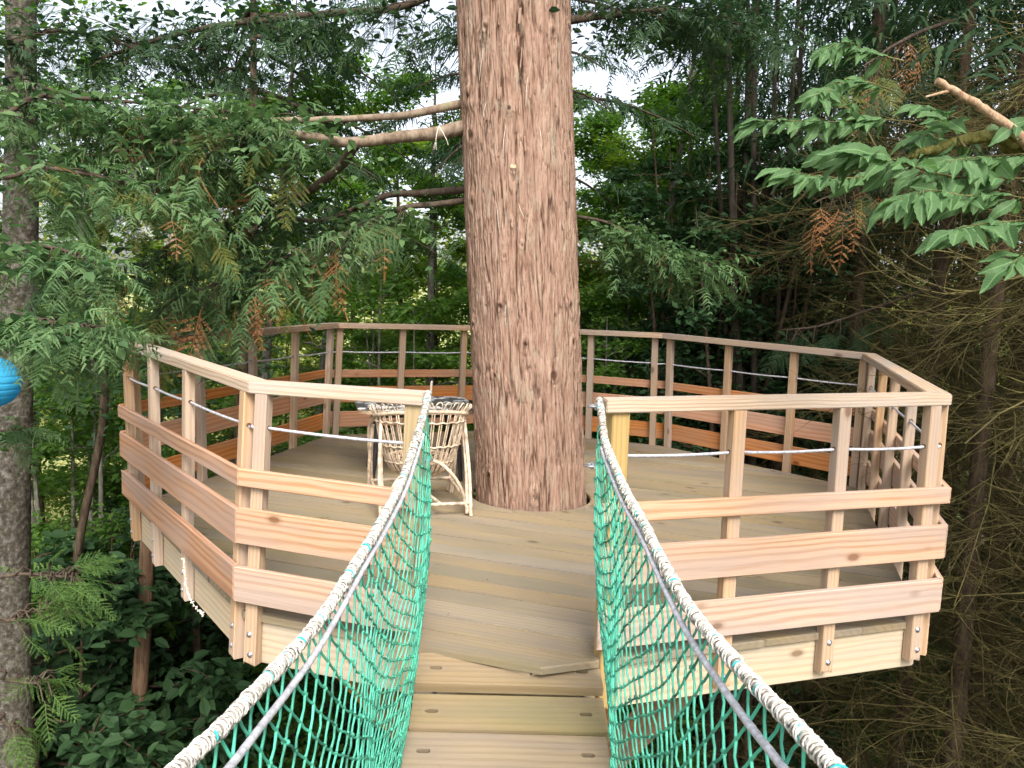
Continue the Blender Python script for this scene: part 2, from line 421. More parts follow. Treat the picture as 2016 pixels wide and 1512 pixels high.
def build_deck():
    a = math.radians(-17.3); ux = np.array([math.cos(a), math.sin(a)]); uy = np.array([-ux[1], ux[0]])
    tc = np.array([.155, 5.07]); rh = .398
    W = .142; lo = (DECK@uy).min()
    k = 0; s = lo+.0
    first = ((.146, 2.648)@uy)
    s = first-.001
    while s < (DECK@uy).max():
        s1 = s+W-.007
        poly = [np.array(q) for q in DECK]
        poly = clip(poly, -uy, -s); poly = clip(poly, uy, s1)
        if len(poly) >= 3:
            dz = random.uniform(-.002, .002)
            pieces = [poly]
            m0, m1 = tc@uy-rh, tc@uy+rh
            if s1 > m0 and s < m1:      # board cut round the trunk
                pieces = []
                v = np.linspace(max(s, m0), min(s1, m1), 5); hw = np.sqrt(np.maximum(rh**2-(v-tc@uy)**2, 0))
                xs = [q@ux for q in poly]
                def body(sgn):
                    cx = tc@ux
                    q = clip(poly, sgn*ux, sgn*cx+0) if True else poly
                    return q
                for sgn in (1, -1):
                    q = clip(poly, sgn*ux, sgn*(tc@ux))
                    # outer vertices (those off the cutting line) plus the arc
                    outer = [p for p in q if abs(p@ux-tc@ux) > 1e-6]
                    lowers = [p for p in outer if p@uy < (s+s1)/2]; uppers = [p for p in outer if p@uy >= (s+s1)/2]
                    arc = []
                    if s < m0: arc.append(tc@ux*ux+s*uy)
                    for vv, h in zip(v, hw): arc.append((tc@ux-sgn*h)*ux+vv*uy)
                    if s1 > m1: arc.append(tc@ux*ux+s1*uy)
                    if sgn == 1:
                        ring = sorted(lowers, key=lambda p: p@ux)+arc+sorted(uppers, key=lambda p: -(p@ux))
                    else:
                        ring = arc+sorted(uppers, key=lambda p: -(p@ux))[::1]
                        up = sorted(uppers, key=lambda p: (p@ux)); dn = sorted(lowers, key=lambda p: -(p@ux))
                        ring = arc+up+dn
                        ring = ring[::-1]
                    pieces.append(ring)
            for pc in pieces:
                pc = np.array(pc)
                ar = sum(pc[i][0]*pc[(i+1) % len(pc)][1]-pc[(i+1) % len(pc)][0]*pc[i][1] for i in range(len(pc)))
                if abs(ar) < .004: continue
                if ar < 0: pc = pc[::-1]
                c = pc.mean(0)
                mb = prism(list(pc), -.028, 0, c, ux)
                m = frame((c[0], c[1], dz), (ux[0], ux[1], 0))
                o = mb.build('deck_board', M_DECK, platform)
                o.matrix_basis = Matrix.Translation(-PW) @ m
        s += W
build_deck()
def beam(name, a, b, w, h, mat, parent, up=(0, 0, 1), origin=None, e0=None, bevel=.003):
    """squared timber from a to b (axis), local x along it; w = local y, h = local z; bevelled arrises"""
    a = Vector(a); b = Vector(b); L = (b-a).length
    mb = MB(); c = bevel
    prof = [(-w/2+c, -h/2), (w/2-c, -h/2), (w/2, -h/2+c), (w/2, h/2-c), (w/2-c, h/2), (-w/2+c, h/2), (-w/2, h/2-c), (-w/2, -h/2+c)]
    V = []
    for x in (0, L):
        for (y, z) in prof:
            sh = 0
            if e0 is not None:   # mitre: shear ends by tangent times y
                sh = (e0[0] if x == 0 else e0[1])*y
            V.append((x+sh, y, z))
    n = 8
    F = [(i, n+i, n+(i+1) % n, (i+1) % n) for i in range(n)]
    mb.add(np.array(V), np.array(F)[:, ::-1]); mb.f.append(np.array([list(range(n))[::-1]])); mb.f.append(np.array([[n+i for i in range(n)]]))
    o = mb.build(name, mat, parent)
    m = frame(a, b-a, up)
    o.matrix_basis = (Matrix.Translation(-Vector(parent.location)) if parent is not None else Matrix.Identity(4)) @ m
    return o
# fascia boards: mitred prisms in plan
def plan_board(name, i, t0, t1, o0, o1, z0, z1, mat, parent, sub=1, nail=False):
    """board along side i between offsets o0..o1 and heights z0..z1, its ends mitred at t = 0/1"""
    A = [side(i, t0, o0, (z0+z1)/2), side(i, t1, o0, (z0+z1)/2), side(i, t1, o1, (z0+z1)/2), side(i, t0, o1, (z0+z1)/2)]
    ctr = (A[0]+A[1])/2; d = Vector(A[1]-A[0]); L = d.length
    m = frame(ctr, d); mi = m.inverted()
    V = []
    for z in (z0, z1):
        for q in A:
            V.append(tuple(mi @ Vector((q[0], q[1], z))))
    V = np.array(V)
    # small chamfer: move outer top/bottom edges
    mb = MB(); mb.add(V, [(0, 1, 5, 4), (2, 3, 7, 6), (3, 0, 4, 7), (1, 2, 6, 5), (4, 5, 6, 7), (0, 3, 2, 1)])
    me = mb.mesh(name, mat)
    import bmesh
    bm = bmesh.new(); bm.from_mesh(me); bmesh.ops.bevel(bm, geom=bm.edges[:], offset=.003, segments=1, affect='EDGES'); bm.to_mesh(me); bm.free()
    o = obj(name, me, parent)
    o.matrix_basis = Matrix.Translation(-Vector(parent.location)) @ m
    return o
for i in range(8):
    plan_board('fascia_board', i, 0.002, .998, -.045, 0, -.212, -.030, M_FASCIA, platform)
# joists and diagonal braces below
for a, b in (((-1.6, 4.2, -.31), (1.9, 4.0, -.31)), ((-1.6, 5.75, -.31), (2.0, 5.75, -.31))):
    beam('support_beam', a, b, .09, .19, M_FASCIA, platform)
for a, b in (((.95, 3.35, -.26), (.27, 4.72, -2.2)), ((-.75, 3.3, -.26), (.0, 4.72, -2.2)), ((-1.5, 6.2, -.26), (-.15, 5.2, -2.2)), ((1.8, 6.0, -.26), (.4, 5.2, -2.2))):
    beam('brace', a, b, .095, .145, M_BOARD, platform)
for x in (-.9, .2, 1.2):
    beam('joist', (x, 3.1+abs(x-.2)*.35, -.13), (x, 7.0-abs(x-.2)*.3, -.13), .05, .17, M_FASCIA, platform)

mb = MB(); n = 620
ang = rng.uniform(0, 2*PI, n); rad = np.concatenate([rng.uniform(.40, .40+.25*rng.random(260)**2+.01), 2.2*np.sqrt(rng.uniform(.04, 1, n-260))])
pos = np.stack([.2+rad*np.cos(ang), 5.07+rad*np.sin(ang), np.full(n, .0035)], -1)
inside = np.array([all((np.cross(DECK[(i+1) % 8]-DECK[i], q[:2]-DECK[i]) > .05) for i in range(8)) for q in pos]); pos = pos[inside]; n = len(pos)
a = rng.uniform(0, PI, n); e = np.stack([np.cos(a), np.sin(a), 0*a], -1)*rng.uniform(.004, .016, n)[:, None]; f = np.stack([-np.sin(a), np.cos(a), 0*a+.2], -1)*rng.uniform(.0015, .004, n)[:, None]
mb.add(np.stack([pos-e, pos+f, pos+e, pos-f], 1).reshape(-1, 3), np.arange(n*4).reshape(-1, 4))
mb.build('deck_debris', plain('dry_needles_and_chips', (.24, .17, .10), .9, 0, .5, 3), None, False, 'stuff')
# ------------------------------------------------------------------ railing
railing = thing('guard_railing', 'timber railing with three boards and a steel cable around the deck', 'railing', (0.15, 5.06, 0))
RO = Vector(railing.location)
BZ = [(.53, .60), (.296, .441), (.062, .206)]
def rail_piece(i, t0, t1, joint=0):
    zr0, zr1 = railz(i, t0), railz(i, t1)
    T = .047
    pts = []
    for t, zr in ((t0, zr0), (t1, zr1)):
        for off in (-.04, .052):
            p = side(i, t, off, .97)
            pts.append((p, zr))
    A = [pts[0], pts[2], pts[3], pts[1]]
    ctr = (A[0][0]+A[1][0])/2; ctr[2] = (zr0+zr1)/2-T/2
    d = Vector(A[1][0]-A[0][0]); d[2] = zr1-zr0
    m = frame(ctr, d); mi = m.inverted()
    V = [tuple(mi @ Vector((q[0], q[1], zr-T))) for q, zr in A]+[tuple(mi @ Vector((q[0], q[1], zr))) for q, zr in A]
    mb = MB(); mb.add(V, [(0, 1, 5, 4), (2, 3, 7, 6), (3, 0, 4, 7), (1, 2, 6, 5), (4, 5, 6, 7), (0, 3, 2, 1)])
    me = mb.mesh('handrail', M_POST if i in (2, 3, 4, 5) else M_RAIL)
    import bmesh
    bm = bmesh.new(); bm.from_mesh(me); bmesh.ops.bevel(bm, geom=bm.edges[:], offset=.004, segments=2, affect='EDGES'); bm.to_mesh(me); bm.free()
    o = obj('handrail', me, railing); o.matrix_basis = Matrix.Translation(-RO) @ m
    return o
def tparam(i, px, z, off=.02):
    """where along side i a post stands that the photograph shows at column px"""
    best = (1e9, 0)
    for t in np.linspace(0, 1, 400):
        q = side(i, t, off, z)-np.array([0, 0, HC]); zc = q@CF
        x = 1008+FPX*(q@CR)/zc
        if abs(x-px) < best[0]: best = (abs(x-px), t)
    return best[1]
TA = tparam(7, 838, .96); TA2 = tparam(0, 1192, .97)
POST_W, POST_D = .056, .048
bolt_me = None
def bolt_mesh():
    mb = MB()
    a = np.linspace(0, 2*PI, 11)[:-1]
    rings = []
    for r, z in ((.0125, 0), (.0125, .0018), (.0075, .0022), (.0065, .0055), (.003, .0072)):
        rings.append(np.stack([0*a+z, r*np.cos(a), r*np.sin(a)], -1))
    V = np.concatenate(rings); n = 10
    F = [(k*n+i, k*n+(i+1) % n, (k+1)*n+(i+1) % n, (k+1)*n+i) for k in range(4) for i in range(n)]
    mb.add(V, F); mb.poly_cap(rings[-1]); return mb.mesh('bolt', M_STEEL, True)
bolt_me = bolt_mesh()
def hole_mesh():
    mb = MB(); a = np.linspace(0, 2*PI, 13)[:-1]
    V = np.stack([0*a, .0095*np.cos(a), .0105*np.sin(a)], -1); mb.poly_cap(V); return mb.mesh('cable_hole', M_DARKHOLE)
hole_me = hole_mesh()
post_frames = []
def post(i, t, zb=-.19, w=POST_W, d=POST_D, mat=M_POST, o0=0.002, bolts=True, ztop=None):
    zt = (railz(i, t)-.0475) if ztop is None else ztop
    a = side(i, t, o0+d/2, zb); b = side(i, t, o0+d/2, zt)
    dirn = Vector(corner(i+1, 0, 0)-corner(i, 0, 0)).normalized()
    outw = Vector((dirn[1], -dirn[0], 0))
    zax = Vector(b-a); L = zax.length
    x = zax.normalized(); z = outw; y = z.cross(x).normalized(); z = x.cross(y)
    m = Matrix.Identity(4)
    for k in range(3): m[k][0], m[k][1], m[k][2], m[k][3] = x[k], y[k], z[k], a[k]
    mb = MB(); c = .004; W2, D2 = w/2, d/2
    def ring(xx, e=0): return [(xx, -W2+c, -D2), (xx, W2-c, -D2), (xx, W2, -D2+c), (xx, W2, D2-c), (xx+e, W2-c, D2), (xx+e, -W2+c, D2), (xx, -W2, D2-c), (xx, -W2, -D2+c)]
    V = ring(0, .014)+ring(L); n = 8
    F = [(q, (q+1) % n, n+(q+1) % n, n+q) for q in range(n)]
    mb.add(np.array(V), F); mb.f.append(np.array([list(range(n))[::-1]])); mb.f.append(np.array([[n+q for q in range(n)]]))
    o = mb.build('railing_post', mat, railing); o.matrix_basis = Matrix.Translation(-RO) @ m
    if bolts:
        for h in (.055, .135):
            bo = obj('bolt', bolt_me, o)
            bo.matrix_basis = Matrix.Translation((h+random.uniform(-.01, .01), random.uniform(-.006, .006), D2)) @ Matrix.Rotation(-PI/2, 4, 'Y')
    hh = .765-zb
    for sg in (1, -1):
        ho = obj('cable_hole', hole_me, o)
        ho.matrix_basis = Matrix.Translation((hh+.002, sg*(W2+.0006), 0)) @ Matrix.Rotation(sg*PI/2, 4, 'Z')
    post_frames.append((i, t))
    return o
ec = .035   # distance of an end post from a corner, in metres
def tl(i, m): return m/np.linalg.norm(P8[(i+1) % 8]-P8[i])
posts = [(7, tl(7, .055)), (6, 1-tl(6, .05)), (6, tparam(6, 374, .7)), (6, tparam(6, 306, .7)), (6, tl(6, .05)),
         (5, 1-tl(5, .06)), (5, tparam(5, 394, .85)), (5, tparam(5, 499, .85)), (5, tparam(5, 582, .85)), (5, tl(5, .05)),
         (4, 1-tl(4, .06)), (4, tparam(4, 793, .85)), (4, tparam(4, 913, .85)),
         (3, tparam(3, 1163, .85)), (3, tl(3, .09)), (3, .92),
         (2, 1-tl(2, .06)), (2, tparam(2, 1433, .85)), (2, tparam(2, 1561, .85)), (2, tl(2, .05)),
         (1, 1-tl(1, .06)), (1, .74), (1, .53), (1, .30), (1, tl(1, .055)),
         (0, 1-tl(0, .06)), (0, tparam(0, 1651, .8)), (0, tparam(0, 1447, .8))]
for i, t in posts:
    zb = {7: -.205, 6: -.205}.get(i, -.165)
    post(i, t, zb)
# posts at the gap: thicker, yellow treated
for i, tt in ((7, tparam(7, 816, .7, 0.)), (0, tparam(0, 1211, .7, 0.))):
    post(i, tt, -.20, .07, .07, M_GAP, -.035, False)
# rails (side i runs from corner i to corner i+1, counter-clockwise)
for i in range(1, 7): rail_piece(i, 0, 1)
rail_piece(0, TA2, 1)
rail_piece(7, 0, TA)
for i in range(8):
    for (z0, z1) in BZ:
        t0, t1 = 0.0, 1.0
        if i == 0: t0 = TA2
        if i == 7: t1 = TA
        far = i in (2, 3, 4, 5)
        mat = M_BOARD if far or i in (1, 6) else M_BOARD_PALE
        if i == 6: mat = M_BOARD_L
        if i == 1: mat = M_BOARD_PALE
        j = random.uniform(-.004, .004)
        plan_board('railing_board', i, t0, t1-.002, POST_D+.003, POST_D+.028, z0+j, z1+j, mat, railing)
def strand_tube(mb, P, r, sides=14, lay=60., lobes=6, amp=.14):
    P = np.asarray(P, float); n = len(P)
    s = np.concatenate([[0], np.cumsum(np.linalg.norm(np.diff(P, axis=0), axis=1))])
    T = np.gradient(P, axis=0); T /= np.linalg.norm(T, axis=1)[:, None]
    A = np.cross(T, (0, 0, 1.)); A /= np.linalg.norm(A, axis=1)[:, None]; B = np.cross(T, A)
    a = np.arange(sides)*2*PI/sides
    R = r*(1+amp*np.abs(np.cos(lobes/2*(a[None, :])+s[:, None]*lay)))-r*amp*.5
    V = P[:, None, :]+R[:, :, None]*(np.cos(a)[None, :, None]*A[:, None, :]+np.sin(a)[None, :, None]*B[:, None, :])
    i = np.arange(n-1)[:, None]*sides; j = np.arange(sides)[None, :]; k = (j+1) % sides
    mb.add(V.reshape(-1, 3), np.stack([i+j, i+k, i+sides+k, i+sides+j], -1).reshape(-1, 4))
    return mb
for i in range(8):
    t0, t1 = 0.0, 1.0
    if i == 0: t0 = TA2+.01
    if i == 7: t1 = TA-.01
    mb = MB(); pts = []
    stations = sorted([t0]+[t for (k, t) in post_frames if k == i and t0 < t < t1]+[t1])
    for a, b in zip(stations[:-1], stations[1:]):
        for u in np.linspace(0, 1, 25)[:-1]:
            p = side(i, a+(b-a)*u, .024, .765); p[2] -= .006*4*u*(1-u); pts.append(p)
    pts.append(side(i, t1, .024, .765))
    P = np.array(pts)-np.array(RO)
    strand_tube(mb, P, .0058, 12, 150., 6, .2)
    mb.build('steel_cable', M_CABLE, railing, True)
# splintered paling and cable clamps on the gap posts
pA = side(7, TA, 0, .96)
o = beam('splintered_batten', (pA[0]+.012, pA[1]-.01, .90), (pA[0]+.016, pA[1]-.015, 1.0), .006, .03, M_RAIL, railing, up=(0, 1, 0))

# ------------------------------------------------------------------ rope bridge
bridge = thing('rope_bridge', 'plank bridge sloping up to the gap in the railing', 'bridge', (0, 2.2, -.1))
BO = Vector(bridge.location)
def bridge_z(y):
    return -.045-.26*(2.78-y)+.024*(2.78-y)**2
def plank_mesh():
    """plank with two slots cut through near its ends; local x along the plank, origin at the top middle"""
    L, Wd, T = .675, .168, .036
    sw, hl = .0095, .013
    mb = MB(); hx = .06; c0 = math.atan2(Wd/2, hx)
    ang = sorted([c0, PI-c0, -c0, -PI+c0]+list(np.linspace(-PI, PI, 25)[:-1]+.07))
    def slot_pt(a):
        dx, dy = math.cos(a), math.sin(a); lo, hi = 0., .1
        for _ in range(30):
            r = (lo+hi)/2; x, y = r*dx, r*dy
            if math.hypot(max(abs(x)-hl, 0), y) < sw: lo = r
            else: hi = r
        return lo*dx, lo*dy
    def panel(cx, z, flip):
        S_ = np.array([slot_pt(a) for a in ang])+(cx, 0); m = len(ang)
        R_ = [(cx+math.cos(a)*min(hx/max(abs(math.cos(a)), 1e-9), Wd/2/max(abs(math.sin(a)), 1e-9)), math.sin(a)*min(hx/max(abs(math.cos(a)), 1e-9), Wd/2/max(abs(math.sin(a)), 1e-9))) for a in ang]
        V = [(x, y, z) for x, y in S_]+[(x, y, z) for x, y in R_]
        F = np.array([(i, (i+1) % m, m+(i+1) % m, m+i) for i in range(m)])
        mb.add(np.array(V), F[:, ::-1] if not flip else F)
        return S_
    for z, fl in ((0, False), (-T, True)):
        s1 = panel(-.268, z, fl); s2 = panel(.268, z, fl)
        for x0, x1 in ((-L/2, -.328), (-.208, .208), (.328, L/2)):
            q = [(x0, -Wd/2, z), (x1, -Wd/2, z), (x1, Wd/2, z), (x0, Wd/2, z)]
            mb.add(np.array(q if not fl else q[::-1]), np.array([[0, 1, 2, 3]]))
    for S_ in (s1, s2):
        m = len(S_); V = [(x, y, 0) for x, y in S_]+[(x, y, -T) for x, y in S_]
        mb.add(np.array(V), np.array([(i, m+i, m+(i+1) % m, (i+1) % m) for i in range(m)])[:, ::-1])
    q = [(-L/2, -Wd/2), (L/2, -Wd/2), (L/2, Wd/2), (-L/2, Wd/2)]
    V = [(x, y, -T) for x, y in q]+[(x, y, 0) for x, y in q]
    mb.add(np.array(V), [(0, 1, 5, 4), (1, 2, 6, 5), (2, 3, 7, 6), (3, 0, 4, 7)])
    me = mb.mesh('plank', M_PLANK)
    return me
plank_me = plank_mesh()
slot_bottom = MB()
y = 2.70
k = 0
while y > -.6:
    dz = (bridge_z(y+.05)-bridge_z(y-.05))/.1
    m = Matrix.Translation((.03+.004*math.sin(k*2.1), y, bridge_z(y)+(.0 if k else .026))) @ Matrix.Rotation(math.radians(1.3+.5*math.sin(k*1.7)), 4, 'Z') @ Matrix.Rotation(math.atan(dz)*.82, 4, 'X')
    o = obj('plank', plank_me, bridge); o.matrix_basis = Matrix.Translation(-BO) @ m
    for sx in (-.268, .268):
        mb = MB(); 
        pts = [(sx-.03, .0, -.030), (sx-.012, 0, -.024), (sx+.012, 0, -.024), (sx+.03, 0, -.030)]
        mb.tube(pts, .008, 6)
        s_ = mb.build('lashing', M_LIMB, o)
    y -= .1715; k += 1
for sx in (-.24, .30):
    mb = MB(); P = [(sx, yy, bridge_z(yy)-.05) for yy in np.linspace(2.75, -.6, 40)]
    strand_tube(mb, np.array(P)-np.array(BO), .009, 12, 90.)
    mb.build('bearing_cable', M_CABLE, bridge, True)

# ------------------------------------------------------------------ nets with hand ropes
ROPE_L = [(-.285, 2.62, .985), (-.285, 2.551, .948), (-.292, 2.451, .887), (-.299, 2.342, .835), (-.309, 2.186, .775), (-.321, 1.999, .739), (-.33, 1.864, .719), (-.341, 1.702, .703), (-.351, 1.547, .688), (-.36, 1.402, .684), (-.37, 1.255, .692), (-.379, 1.126, .703), (-.386, 1.019, .712), (-.392, .917, .727), (-.40, .75, .75), (-.41, .5, .79), (-.43, 0, .88), (-.44, -.5, .98)]
ROPE_R = [(.300, 2.62, .985), (.303, 2.543, .937), (.307, 2.472, .875), (.315, 2.326, .838), (.323, 2.18, .811), (.331, 2.043, .791), (.339, 1.902, .778), (.345, 1.782, .764), (.352, 1.668, .748), (.358, 1.557, .738), (.365, 1.426, .734), (.371, 1.317, .740), (.377, 1.21, .749), (.383, 1.098, .760), (.389, 1.006, .771), (.393, .926, .780), (.40, .75, .80), (.41, .5, .83), (.43, 0, .90), (.44, -.5, .99)]
def build_net(name, rope, sg, label):
    rope = np.array(rope)
    net = thing(name, label, 'safety net', (sg*.33, 2.55, 0), 'green safety nets of the rope bridge')
    O = np.array(net.location)
    RP = smooth_path(rope, 420)
    ys = RP[::-1, 1]
    def top(y): return np.stack([np.interp(y, ys, RP[::-1, 0]), y, np.interp(y, ys, RP[::-1, 2])], -1)
    # hand rope with its winding of white twine
    MB().tube(RP-O, .0085, 8).build('hand_rope', M_ROPE, net, True)
    s = np.concatenate([[0], np.cumsum(np.linalg.norm(np.diff(RP, axis=0), axis=1))])
    T = np.gradient(RP, axis=0); T /= np.linalg.norm(T, axis=1)[:, None]
    A = np.cross(T, (0, 0, 1.)); A /= np.linalg.norm(A, axis=1)[:, None]; B = np.cross(A, T)
    def spiral(s0, s1, pitch, rad, thick, jit, name, mat, sides=4, hand=1):
        L = s1-s0; turns = L/pitch; n = max(8, int(turns*10))
        ss = np.linspace(s0, s1, n); ph = hand*(ss-s0)/pitch*2*PI
        wob = (vn(ss*37, ss*0, ss*0, 5)-.5)
        ph = ph+wob*2.2; ss2 = ss+jit*(vn(ss*90, ss*0, ss*0, 8)-.5)
        C = np.stack([np.interp(ss2, s, RP[:, k]) for k in range(3)], -1)
        a_ = np.stack([np.interp(ss2, s, A[:, k]) for k in range(3)], -1); b_ = np.stack([np.interp(ss2, s, B[:, k]) for k in range(3)], -1)
        rr = rad*(1+.25*(vn(ss*60, ss*0, ss*0+7, 2)-.5))
        Q = C+rr[:, None]*(np.cos(ph)[:, None]*a_+np.sin(ph)[:, None]*b_)
        return MB().tube(Q-O, thick, sides, None, False)
    spiral(0, s[-1]*.99, .0085, .0108, .0024, .010, 'w', M_WHIP).build('twine_whipping', M_WHIP, net, True, 'stuff')
    mb2 = spiral(0, s[-1]*.99, .021, .0125, .0018, .02, 'w', M_WHIP, 4, -1); mb2.build('twine_whipping', M_WHIP, net, True, 'stuff')
    # teal lashings of the net's edge showing between the windings
    q = .05
    while q < s[-1]-.1:
        for (du, tt) in ((0, .0030),):
            spiral(q, q+.018, .018, .0112, tt-.0006, .0, 't', M_TEAL, 5).build('lashing', M_TEAL, net, True)
        q += random.uniform(.075, .16)
    # steel cable hanging just under the rope
    yy = np.linspace(2.45, -.5, 260); Tp = top(yy)
    sep = np.interp(yy, [-.5, 1.0, 1.35, 1.8, 2.45], [.06, .052, .045, .022, .014])
    Cb = Tp+np.stack([-sg*.012*np.ones_like(yy), 0*yy, -sep], -1)
    Cb[:, 2] += .006*np.sin(yy*5)
    strand_tube(MB(), Cb-O, .0062, 14, 140., 6, .16).build('steel_cable', M_CABLE, net, True) if False else None
    mb = MB(); strand_tube(mb, Cb-O, .0062, 14, 140., 6, .16); mb.build('steel_cable', M_CABLE, net, True)
    # netting: diamonds between rope and plank edge
    du, rows = .064, 44
    ncol = int((2.60-(-.45))/du)
    def node(u, v):
        """u metres along the bridge from the gap end, v 0..1 from rope to plank edge"""
        y0 = 2.60-u
        # the end of the net is gathered on the gap post
        y = np.where(True, y0, y0)
        t = top(y)
        bot = np.stack([.03+sg*(.348+0*y), y+.05, bridge_z(y)-.055], -1)
        end = np.clip((2.60-y)/.35, 0, 1)
        bot[..., 2] = bot[..., 2]*end+(1-end)*(-.02)
        p = t*(1-v[..., None])+bot*v[..., None]
        bulge = np.sin(v*PI)
        # slack folds
        fold = (vn(y*2.6, v*1.4, 0*y, 21)-.5)*.055+(vn(y*7, v*2, 0*y, 22)-.5)*.012
        p[..., 0] += -sg*(.030*bulge)+fold*bulge
        p[..., 1] += (vn(y*5, v*3, 0*y, 23)-.5)*.016+.09*bulge*np.clip(1-(2.6-y)/1.0, 0, 1)*0
        p[..., 2] += (vn(y*7, v*5, 0*y, 24)-.5)*.018*bulge - .05*np.sin(v*PI)**2*.4
        return p
    mb = MB(); kn = MB()
    ii, jj = np.meshgrid(np.arange(ncol+1), np.arange(rows+1), indexing='ij')
    U = (ii+.5*(jj % 2))*du; Vv = (jj/rows)
    Vv = np.clip(Vv**.80, 0, 1)
    Pn = node(np.clip(U, 0, 3.05), Vv)
    Pn += rng.normal(0, .0018, Pn.shape)*np.sin(Vv*PI)[..., None]
    tw = .0028
    def bars(i0, j0, i1, j1):
        A_ = Pn[i0, j0]; B_ = Pn[i1, j1]; n = len(A_)
        mid = (A_+B_)/2; mid[:, 2] -= .002; mid += rng.normal(0, .0015, mid.shape)
        P3 = np.stack([A_, (A_+mid)/2+(0, 0, -.0012), mid, (B_+mid)/2+(0, 0, -.0012), B_], 1)    # n,5,3
        T_ = np.gradient(P3, axis=1); T_ /= np.linalg.norm(T_, axis=2)[..., None]+1e-9
        X = np.cross(T_, np.array([sg*1., .1, .05])); X /= np.linalg.norm(X, axis=2)[..., None]+1e-9; Y_ = np.cross(T_, X)
        a = np.arange(5)*2*PI/5
        r = tw*np.array([1.15, 1, .9, 1, 1.15])
        V = P3[:, :, None, :]+r[None, :, None, None]*(np.cos(a)[None, None, :, None]*X[:, :, None, :]+np.sin(a)[None, None, :, None]*Y_[:, :, None, :])
        base = np.arange(n)[:, None, None]*25+np.arange(4)[None, :, None]*5
        j = np.arange(5)[None, None, :]; k = (j+1) % 5
        F = np.stack([base+j, base+k, base+5+k, base+5+j], -1).reshape(-1, 4)
        mb.add(V.reshape(-1, 3)-O, F, np.repeat(rng.random(n), 25))
    for j in range(rows):
        i = np.arange(ncol)
        jn = j+1
        if j % 2 == 0:
            bars(i, np.full_like(i, j), i, np.full_like(i, jn))
            i2 = np.arange(1, ncol); bars(i2, np.full_like(i2, j), i2-1, np.full_like(i2, jn))
        else:
            bars(i, np.full_like(i, j), i, np.full_like(i, jn))
            i2 = np.arange(0, ncol-1); bars(i2, np.full_like(i2, j), i2+1, np.full_like(i2, jn))
    mb.build('netting', M_NET, net, True, 'stuff')
    # knots
    ico = np.array([(1, 0, 0), (-1, 0, 0), (0, 1, 0), (0, -1, 0), (0, 0, 1), (0, 0, -1), (.7, .7, .25), (-.7, .7, -.25), (.7, -.7, -.25), (-.7, -.7, .25)], float)
    loc = Pn[:, 1:-1].reshape(-1, 3); n = len(loc)
    th = np.arange(6)*2*PI/6
    prof = [(-.0062, .0018), (-.003, .0046), (.0012, .0036), (.0042, .0046), (.0068, .0018)]
    Vk = np.concatenate([np.stack([r*np.cos(th), r*np.sin(th), 0*th+z], -1) for z, r in prof])
    rot = rng.normal(0, .5, (n, 3)); sc = rng.uniform(.6, .85, n)
    tilt = np.stack([np.stack([1+0*rot[:, 0], 0*rot[:, 0], rot[:, 0]], -1), np.stack([0*rot[:, 0], 1+0*rot[:, 0], rot[:, 1]], -1), np.stack([-rot[:, 0], -rot[:, 1], 1+0*rot[:, 0]], -1)], 1)
    VV = np.einsum('nij,kj->nki', tilt, Vk)*sc[:, None, None]+loc[:, None, :]-O
    q = np.arange(6)
    Fk = np.concatenate([np.stack([a*6+q, a*6+(q+1) % 6, (a+1)*6+(q+1) % 6, (a+1)*6+q], -1) for a in range(4)])
    FF = (Fk[None]+np.arange(n)[:, None, None]*30).reshape(-1, 4)
    kn.add(VV.reshape(-1, 3), FF); kn.build('knots', M_NET, net, True, 'stuff')
    # shackle and clamp that fix rope and cable to the gap post
    for (z0, yy_) in ((.955, 2.66), (.74, 2.68)):
        mb = MB(); c = np.array([sg*.30, yy_, z0])
        a = np.linspace(-2.4, 2.4, 16)
        mb.tube(np.stack([c[0]-sg*.012+.018*np.cos(a)*-sg, c[1]+.018*np.sin(a), c[2]+0*a], -1)-O, .0045, 6)
        mb.tube(np.array([(c[0]+sg*.002, c[1]-.024, c[2]), (c[0]+sg*.002, c[1]+.024, c[2])])-O, .006, 8)
        mb.tube(np.array([(c[0]-sg*.005, c[1], c[2]-.012), (c[0]-sg*.005, c[1], c[2]+.012)])-O, .008, 6)
        mb.build('shackle', M_STEEL, net, True)
build_net('safety_net', ROPE_L, -1, 'green knotted net hanging on the rope in front of the wicker chair')
build_net('safety_net', ROPE_R, 1, 'green knotted net on the bridge side away from the wicker chair')

# ------------------------------------------------------------------ redwood
TRC = (.155, 5.07)
def tr_axis(z):
    zz = np.clip(z, -6, 4)
    return TRC[0]-.075*zz*np.where(zz > 0, 1, .6), TRC[1]+0*zz
redwood = thing('redwood_tree', 'huge reddish trunk rising through the middle of the deck', 'tree', (TRC[0], TRC[1], -4.6))
RW = np.array(redwood.location)
KN = [(1010, 327, .36, 1), (1008, 437, .3, 0), (1028, 482, .3, 0), (1002, 213, .35, 0), (993, 505, .3, 0), (985, 604, .5, 0), (1035, 680, .55, 0), (1088, 740, .6, 1),
      (1125, 605, .7, 0), (1130, 675, .55, 0), (930, 400, .6, 0), (928, 268, .6, 0), (922, 190, .6, 0), (935, 640, .5, 1), (965, 935, .5, 0), (1053, 978, .7, 1), (953, 52, .4, 0), (1090, 62, .4, 0), (975, 740, .3, 0), (1120, 55, .5, 0)]
def trunk_point(px, py):
    """surface point of the trunk behind a pixel"""
    d = CR*((px-1008)/FPX)-CU*((py-756)/FPX)+CF; d = d/d[1]
    for Y in np.linspace(4.6, 5.2, 400):
        p = np.array([0, 0, HC])+d*Y
        ax, ay = tr_axis(p[2])
        if math.hypot(p[0]-ax, p[1]-ay) < .365: return p
    return np.array([0, 0, HC])+d*5.05
